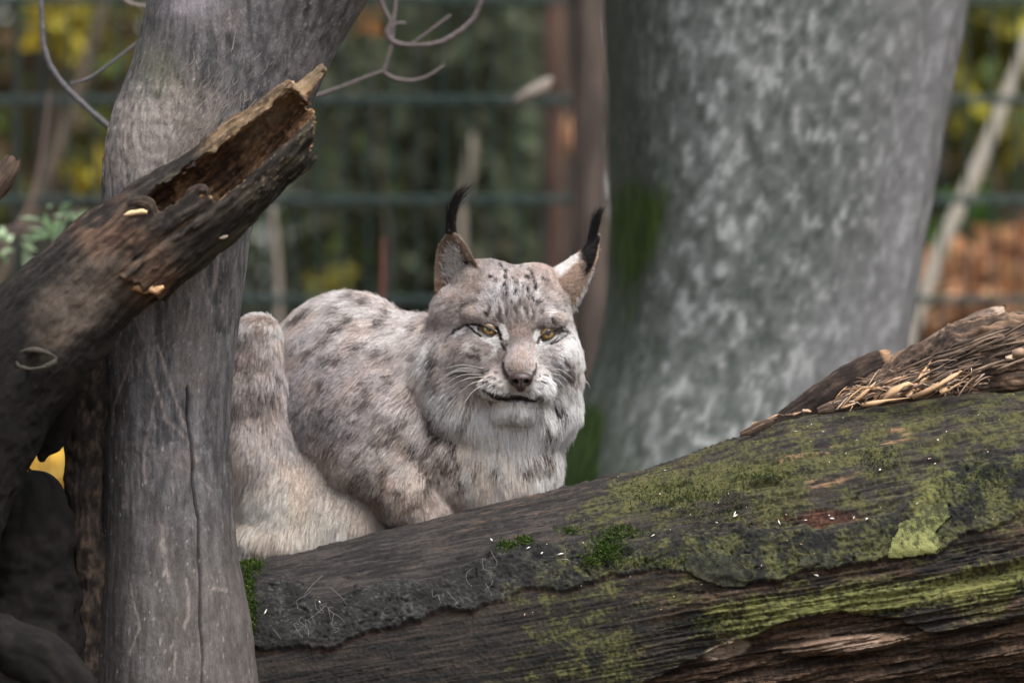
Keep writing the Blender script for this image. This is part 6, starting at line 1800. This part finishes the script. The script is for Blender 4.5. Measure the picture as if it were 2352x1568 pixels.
# ------------------------------------------------------------------ eyes
def glossy(name, rough, spec=0.5):
    m = mat_attr(name, rough, (600, 600, 600), 'object', 0.15, 0.0, 0.0, spec)
    return m
M_EYE = glossy('eye_surface', 0.05, 0.4)
M_LID = mat_attr('eyelid_skin', 0.55, (500, 500, 500), 'object', 0.15, 0.2, 0.0006, 0.4)
def almond(ang, a, b, n=48):
    th = np.linspace(0, 2 * np.pi, n, endpoint=False)
    x = a * np.cos(th); y = b * np.sin(th)
    y = np.where(y < 0, y * (0.50 - 0.02 * (x / a) ** 2), y * (1.0 - 0.30 * (x / a) ** 2))
    cs, sn = math.cos(rad(ang)), math.sin(rad(ang))
    return np.stack([x * cs + y * sn, -x * sn + y * cs], 1)
for (ce, ang, a, b), (pu, pv), inn in ((EYES[0], (1124.0, 753.5), 1), (EYES[1], (1258.5, 763.0), -1)):
    ws = surf(ce[0], ce[1])
    R = 27.0
    ring = np.median([surf(ce[0] + 26 * math.cos(q), ce[1] + 17 * math.sin(q)) for q in np.linspace(0, 6.28, 16)])
    wc = ring + R - 2.5                                      # the ball stands a little proud of the socket rim
    n1, n2 = 40, 60
    ph = np.linspace(0.0, math.pi / 2, n1); th = np.linspace(0, 2 * math.pi, n2, endpoint=False)
    PH, TH = np.meshgrid(ph, th, indexing='ij')
    gx, gy = (pu - ce[0]) * 0.9, (pv - ce[1]) * 0.9                  # gaze offset
    gz = math.sqrt(R * R - gx * gx - gy * gy)
    gd = np.array([gx, gy, -gz]) / R
    e1 = np.cross(gd, [0, 1, 0]); e1 /= np.linalg.norm(e1); e2 = np.cross(gd, e1)
    D = np.cos(PH)[..., None] * gd + np.sin(PH)[..., None] * (np.cos(TH)[..., None] * e1 + np.sin(TH)[..., None] * e2)
    cen = np.array([ce[0], ce[1], wc])
    V = (cen + R * D).reshape(-1, 3)
    pr = np.sin(PH).ravel() * R
    nn = fbm(np.stack([np.cos(TH).ravel() * 4, np.sin(TH).ravel() * 4, pr / 6], 1), 3, 360)
    iris = mixc((0.17, 0.108, 0.036), (0.30, 0.205, 0.082), sstep(-0.3, 0.4, nn))
    iris = mixc((0.006, 0.005, 0.005), iris, sstep(6.2, 7.4, pr))
    iris = mixc(iris, (0.10, 0.065, 0.022), sstep(11.0, 13.5, pr))
    iris = mixc(iris, (0.05, 0.035, 0.02), sstep(13.5, 15.5, pr))
    iris = mixc(iris, (0.10, 0.075, 0.06), sstep(17, 20, pr))
    eb = obj('eye', mesh('eye', X2W(V), grid_faces(n1, n2)[:, ::-1], iris), M_EYE); keep(lynx, eb)
    # pupil: round, slightly proud
    V2, F2 = [cen + (R + 0.45) * gd], []
    for g_ in (0.33, 0.66, 1.0):
        for k in range(24):
            q = 2 * math.pi * k / 24
            d = gd + g_ * 0.25 * (math.cos(q) * e1 + math.sin(q) * e2)
            V2.append(cen + (R + 0.45 - 0.25 * g_) * d / np.linalg.norm(d))
    for k in range(24):
        k2 = (k + 1) % 24
        F2 += [(0, 1 + k, 1 + k2)]
        F2 += [(1 + k, 25 + k, 25 + k2, 1 + k2), (25 + k, 49 + k, 49 + k2, 25 + k2)]
    pl_ = obj('pupil', mesh('pupil', X2W(np.array(V2)), F2, np.tile((0.006, 0.005, 0.005), (len(V2), 1))), M_EYE)
    pl_.parent = eb
    # lids: shell round the almond opening, thick dark rim rolling out into the face
    al = almond(ang, a, b)
    nk = len(al)
    rings, cols_ = [], []
    for j, (g, dr, cl) in enumerate([(0.94, -0.5, (0.012, 0.010, 0.010)), (1.0, 2.2, (0.014, 0.011, 0.010)), (1.13, 3.4, (0.018, 0.014, 0.013)), (1.24, 2.4, (0.08, 0.06, 0.05)), (1.46, 0.8, (0.62, 0.57, 0.52)), (1.66, -5.0, (0.62, 0.57, 0.52))]):
        x, y = al[:, 0] * g, al[:, 1] * (g + (g - 0.94) * 0.5)
        q2 = np.clip(1 - (x / (R + 3)) ** 2 - (y / (R + 3)) ** 2, 0.02, 1)
        z = -(R + dr) * np.sqrt(q2)
        rings.append(np.stack([ce[0] + x, ce[1] + y, wc + z], 1))
        cl2 = np.tile(cl, (nk, 1)).astype(float)
        if g > 1.2: cl2 = mixc(np.tile((0.07, 0.052, 0.045), (nk, 1)), np.tile((0.88, 0.86, 0.83), (nk, 1)), sstep(-0.2, 0.35, al[:, 1] / b))
        cols_.append(cl2)
    lid = obj('eyelid', mesh('eyelid', X2W(np.concatenate(rings)), grid_faces(len(rings), nk), np.concatenate(cols_)), M_LID); keep(lynx, lid)

# ------------------------------------------------------------------ nose
def nose():
    h = 1.0
    w0 = surf(1196, 868)
    lo, hi = (1160, 845, w0 - 28), (1232, 908, w0 + 30)
    ax = [np.arange(a, b, h, dtype=np.float32) for a, b in zip(lo, hi)]
    p = np.meshgrid(*ax, indexing='ij')
    f = ell(p, (1196, 869, w0 + 2), (27, 16.0, 22))
    f = smin(f, ell(p, (1196, 884, w0 - 1), (13, 17, 17)), 6)
    f = smin(f, ell(p, (1179, 873, w0 + 4), (10, 12, 16)), 6)
    f = smin(f, ell(p, (1213, 873, w0 + 4), (10, 12, 16)), 6)
    for s in (-1, 1):
        c = 1196 + s * 12.0 + 0.5
        f = smax(f, -ell(p, (c, 876, w0 - 16), (6.0, 5.0, 14), 20 * s), 2.5)
        f = smax(f, -cap(p, (c, 877, w0 - 14), (c + s * 11, 872, w0 - 6), 3.0, 1.8), 2.5)
    f = smax(f, -cap(p, (1196.5, 872, w0 - 20), (1196.5, 896, w0 - 12), 1.8, 2.0), 2.5)
    f[0] = f[-1] = 5; f[:, 0] = f[:, -1] = 5; f[:, :, 0] = f[:, :, -1] = 5
    v, q = surface_nets(f, lo, h)
    n = fbm(v / 3, 2, 371)
    c = mixc((0.034, 0.021, 0.020), (0.066, 0.042, 0.040), sstep(-0.4, 0.4, n))
    c = mixc(c, (0.045, 0.030, 0.030), sstep(884, 893, v[:, 1]))
    for s in (-1, 1):
        k = np.exp(-(((v[:, 0] - 1196.5 - s * 13.5) / 6.5) ** 2 + ((v[:, 1] - 876) / 5) ** 2) * 1.2)
        c = mixc(c, (0.008, 0.006, 0.006), k)
    c = mixc(c, (0.040, 0.030, 0.030), sstep(862, 857, v[:, 1]) * 0.7)
    m = mat_attr('nose_leather', 0.42, (900, 900, 900), 'object', 0.15, 0.25, 0.0004, 0.5)
    o = obj('nose', mesh('nose', X2W(v), q[:, ::-1], c), m); keep(lynx, o)
nose()
# lips: a dark roll of skin along the mouth
mb = MB()
lp = [z5(985, 1038), z5(1070, 1054), z5(1170, 1068), z5(1260, 1058), z5(1325, 1048), z5(1400, 1068), z5(1480, 1090), z5(1560, 1084)]
rows = [(*X2W(np.array([a, b_, surf(a, b_) + 1.0])), (2.6 if 0 < i < len(lp) - 1 else 0.8) * XQ) for i, (a, b_) in enumerate(lp)]
add_tube(mb, rows, 60, 8, (0.016, 0.012, 0.012), 0.2, 5)
mb.build('lips', M_LID, lynx)
# whiskers
r = np.random.default_rng(381)
WSK = [((1112, 846), (1060, 838), (1022, 846)), ((1104, 852), (1050, 850), (1005, 872)), ((1100, 856), (1045, 854), (1000, 882)), ((1108, 860), (1058, 862), (1012, 890)), ((1118, 864), (1070, 870), (1030, 890)), ((1122, 872), (1084, 880), (1052, 905)), ((1116, 880), (1085, 900), (1064, 930)), ((1098, 848), (1060, 845), (1030, 856)),
       ((1262, 848), (1290, 850), (1318, 872)), ((1266, 858), (1292, 864), (1312, 890)), ((1264, 866), (1285, 876), (1302, 900)), ((1258, 872), (1280, 890), (1292, 915)),
       ((1150, 690), (1138, 664), (1122, 640)), ((1168, 690), (1164, 660), (1162, 640)), ((1278, 712), (1296, 690), (1308, 676))]
for pts in WSK:
    mb = MB()
    w0 = surf(*pts[0])
    rows = [(*X2W(np.array([x, y, (w0 - 3 - k * (26 if k == 1 else 16))])), [0.5, 0.42, 0.18][k] * XQ) for k, (x, y) in enumerate(pts)]
    add_tube(mb, rows, 16, 5, (0.62, 0.60, 0.58))
    mb.build('whisker', M_SPL, lynx)
# a low rear log that carries the animal's hindquarters, hidden behind the front one
rear = thing('rear_log', 'lower log hidden behind the mossy one carrying the lynx hindquarters', 'log', P(850, 1400, 8.3))
rough_tube('bark', [(430, 1440, 140), (700, 1420, 150), (1000, 1380, 150), (1220, 1345, 120)], 8.28, c_torn, rear, M_ROUGH, 391, 0.9, (0.06, 0.1), 120, 60)
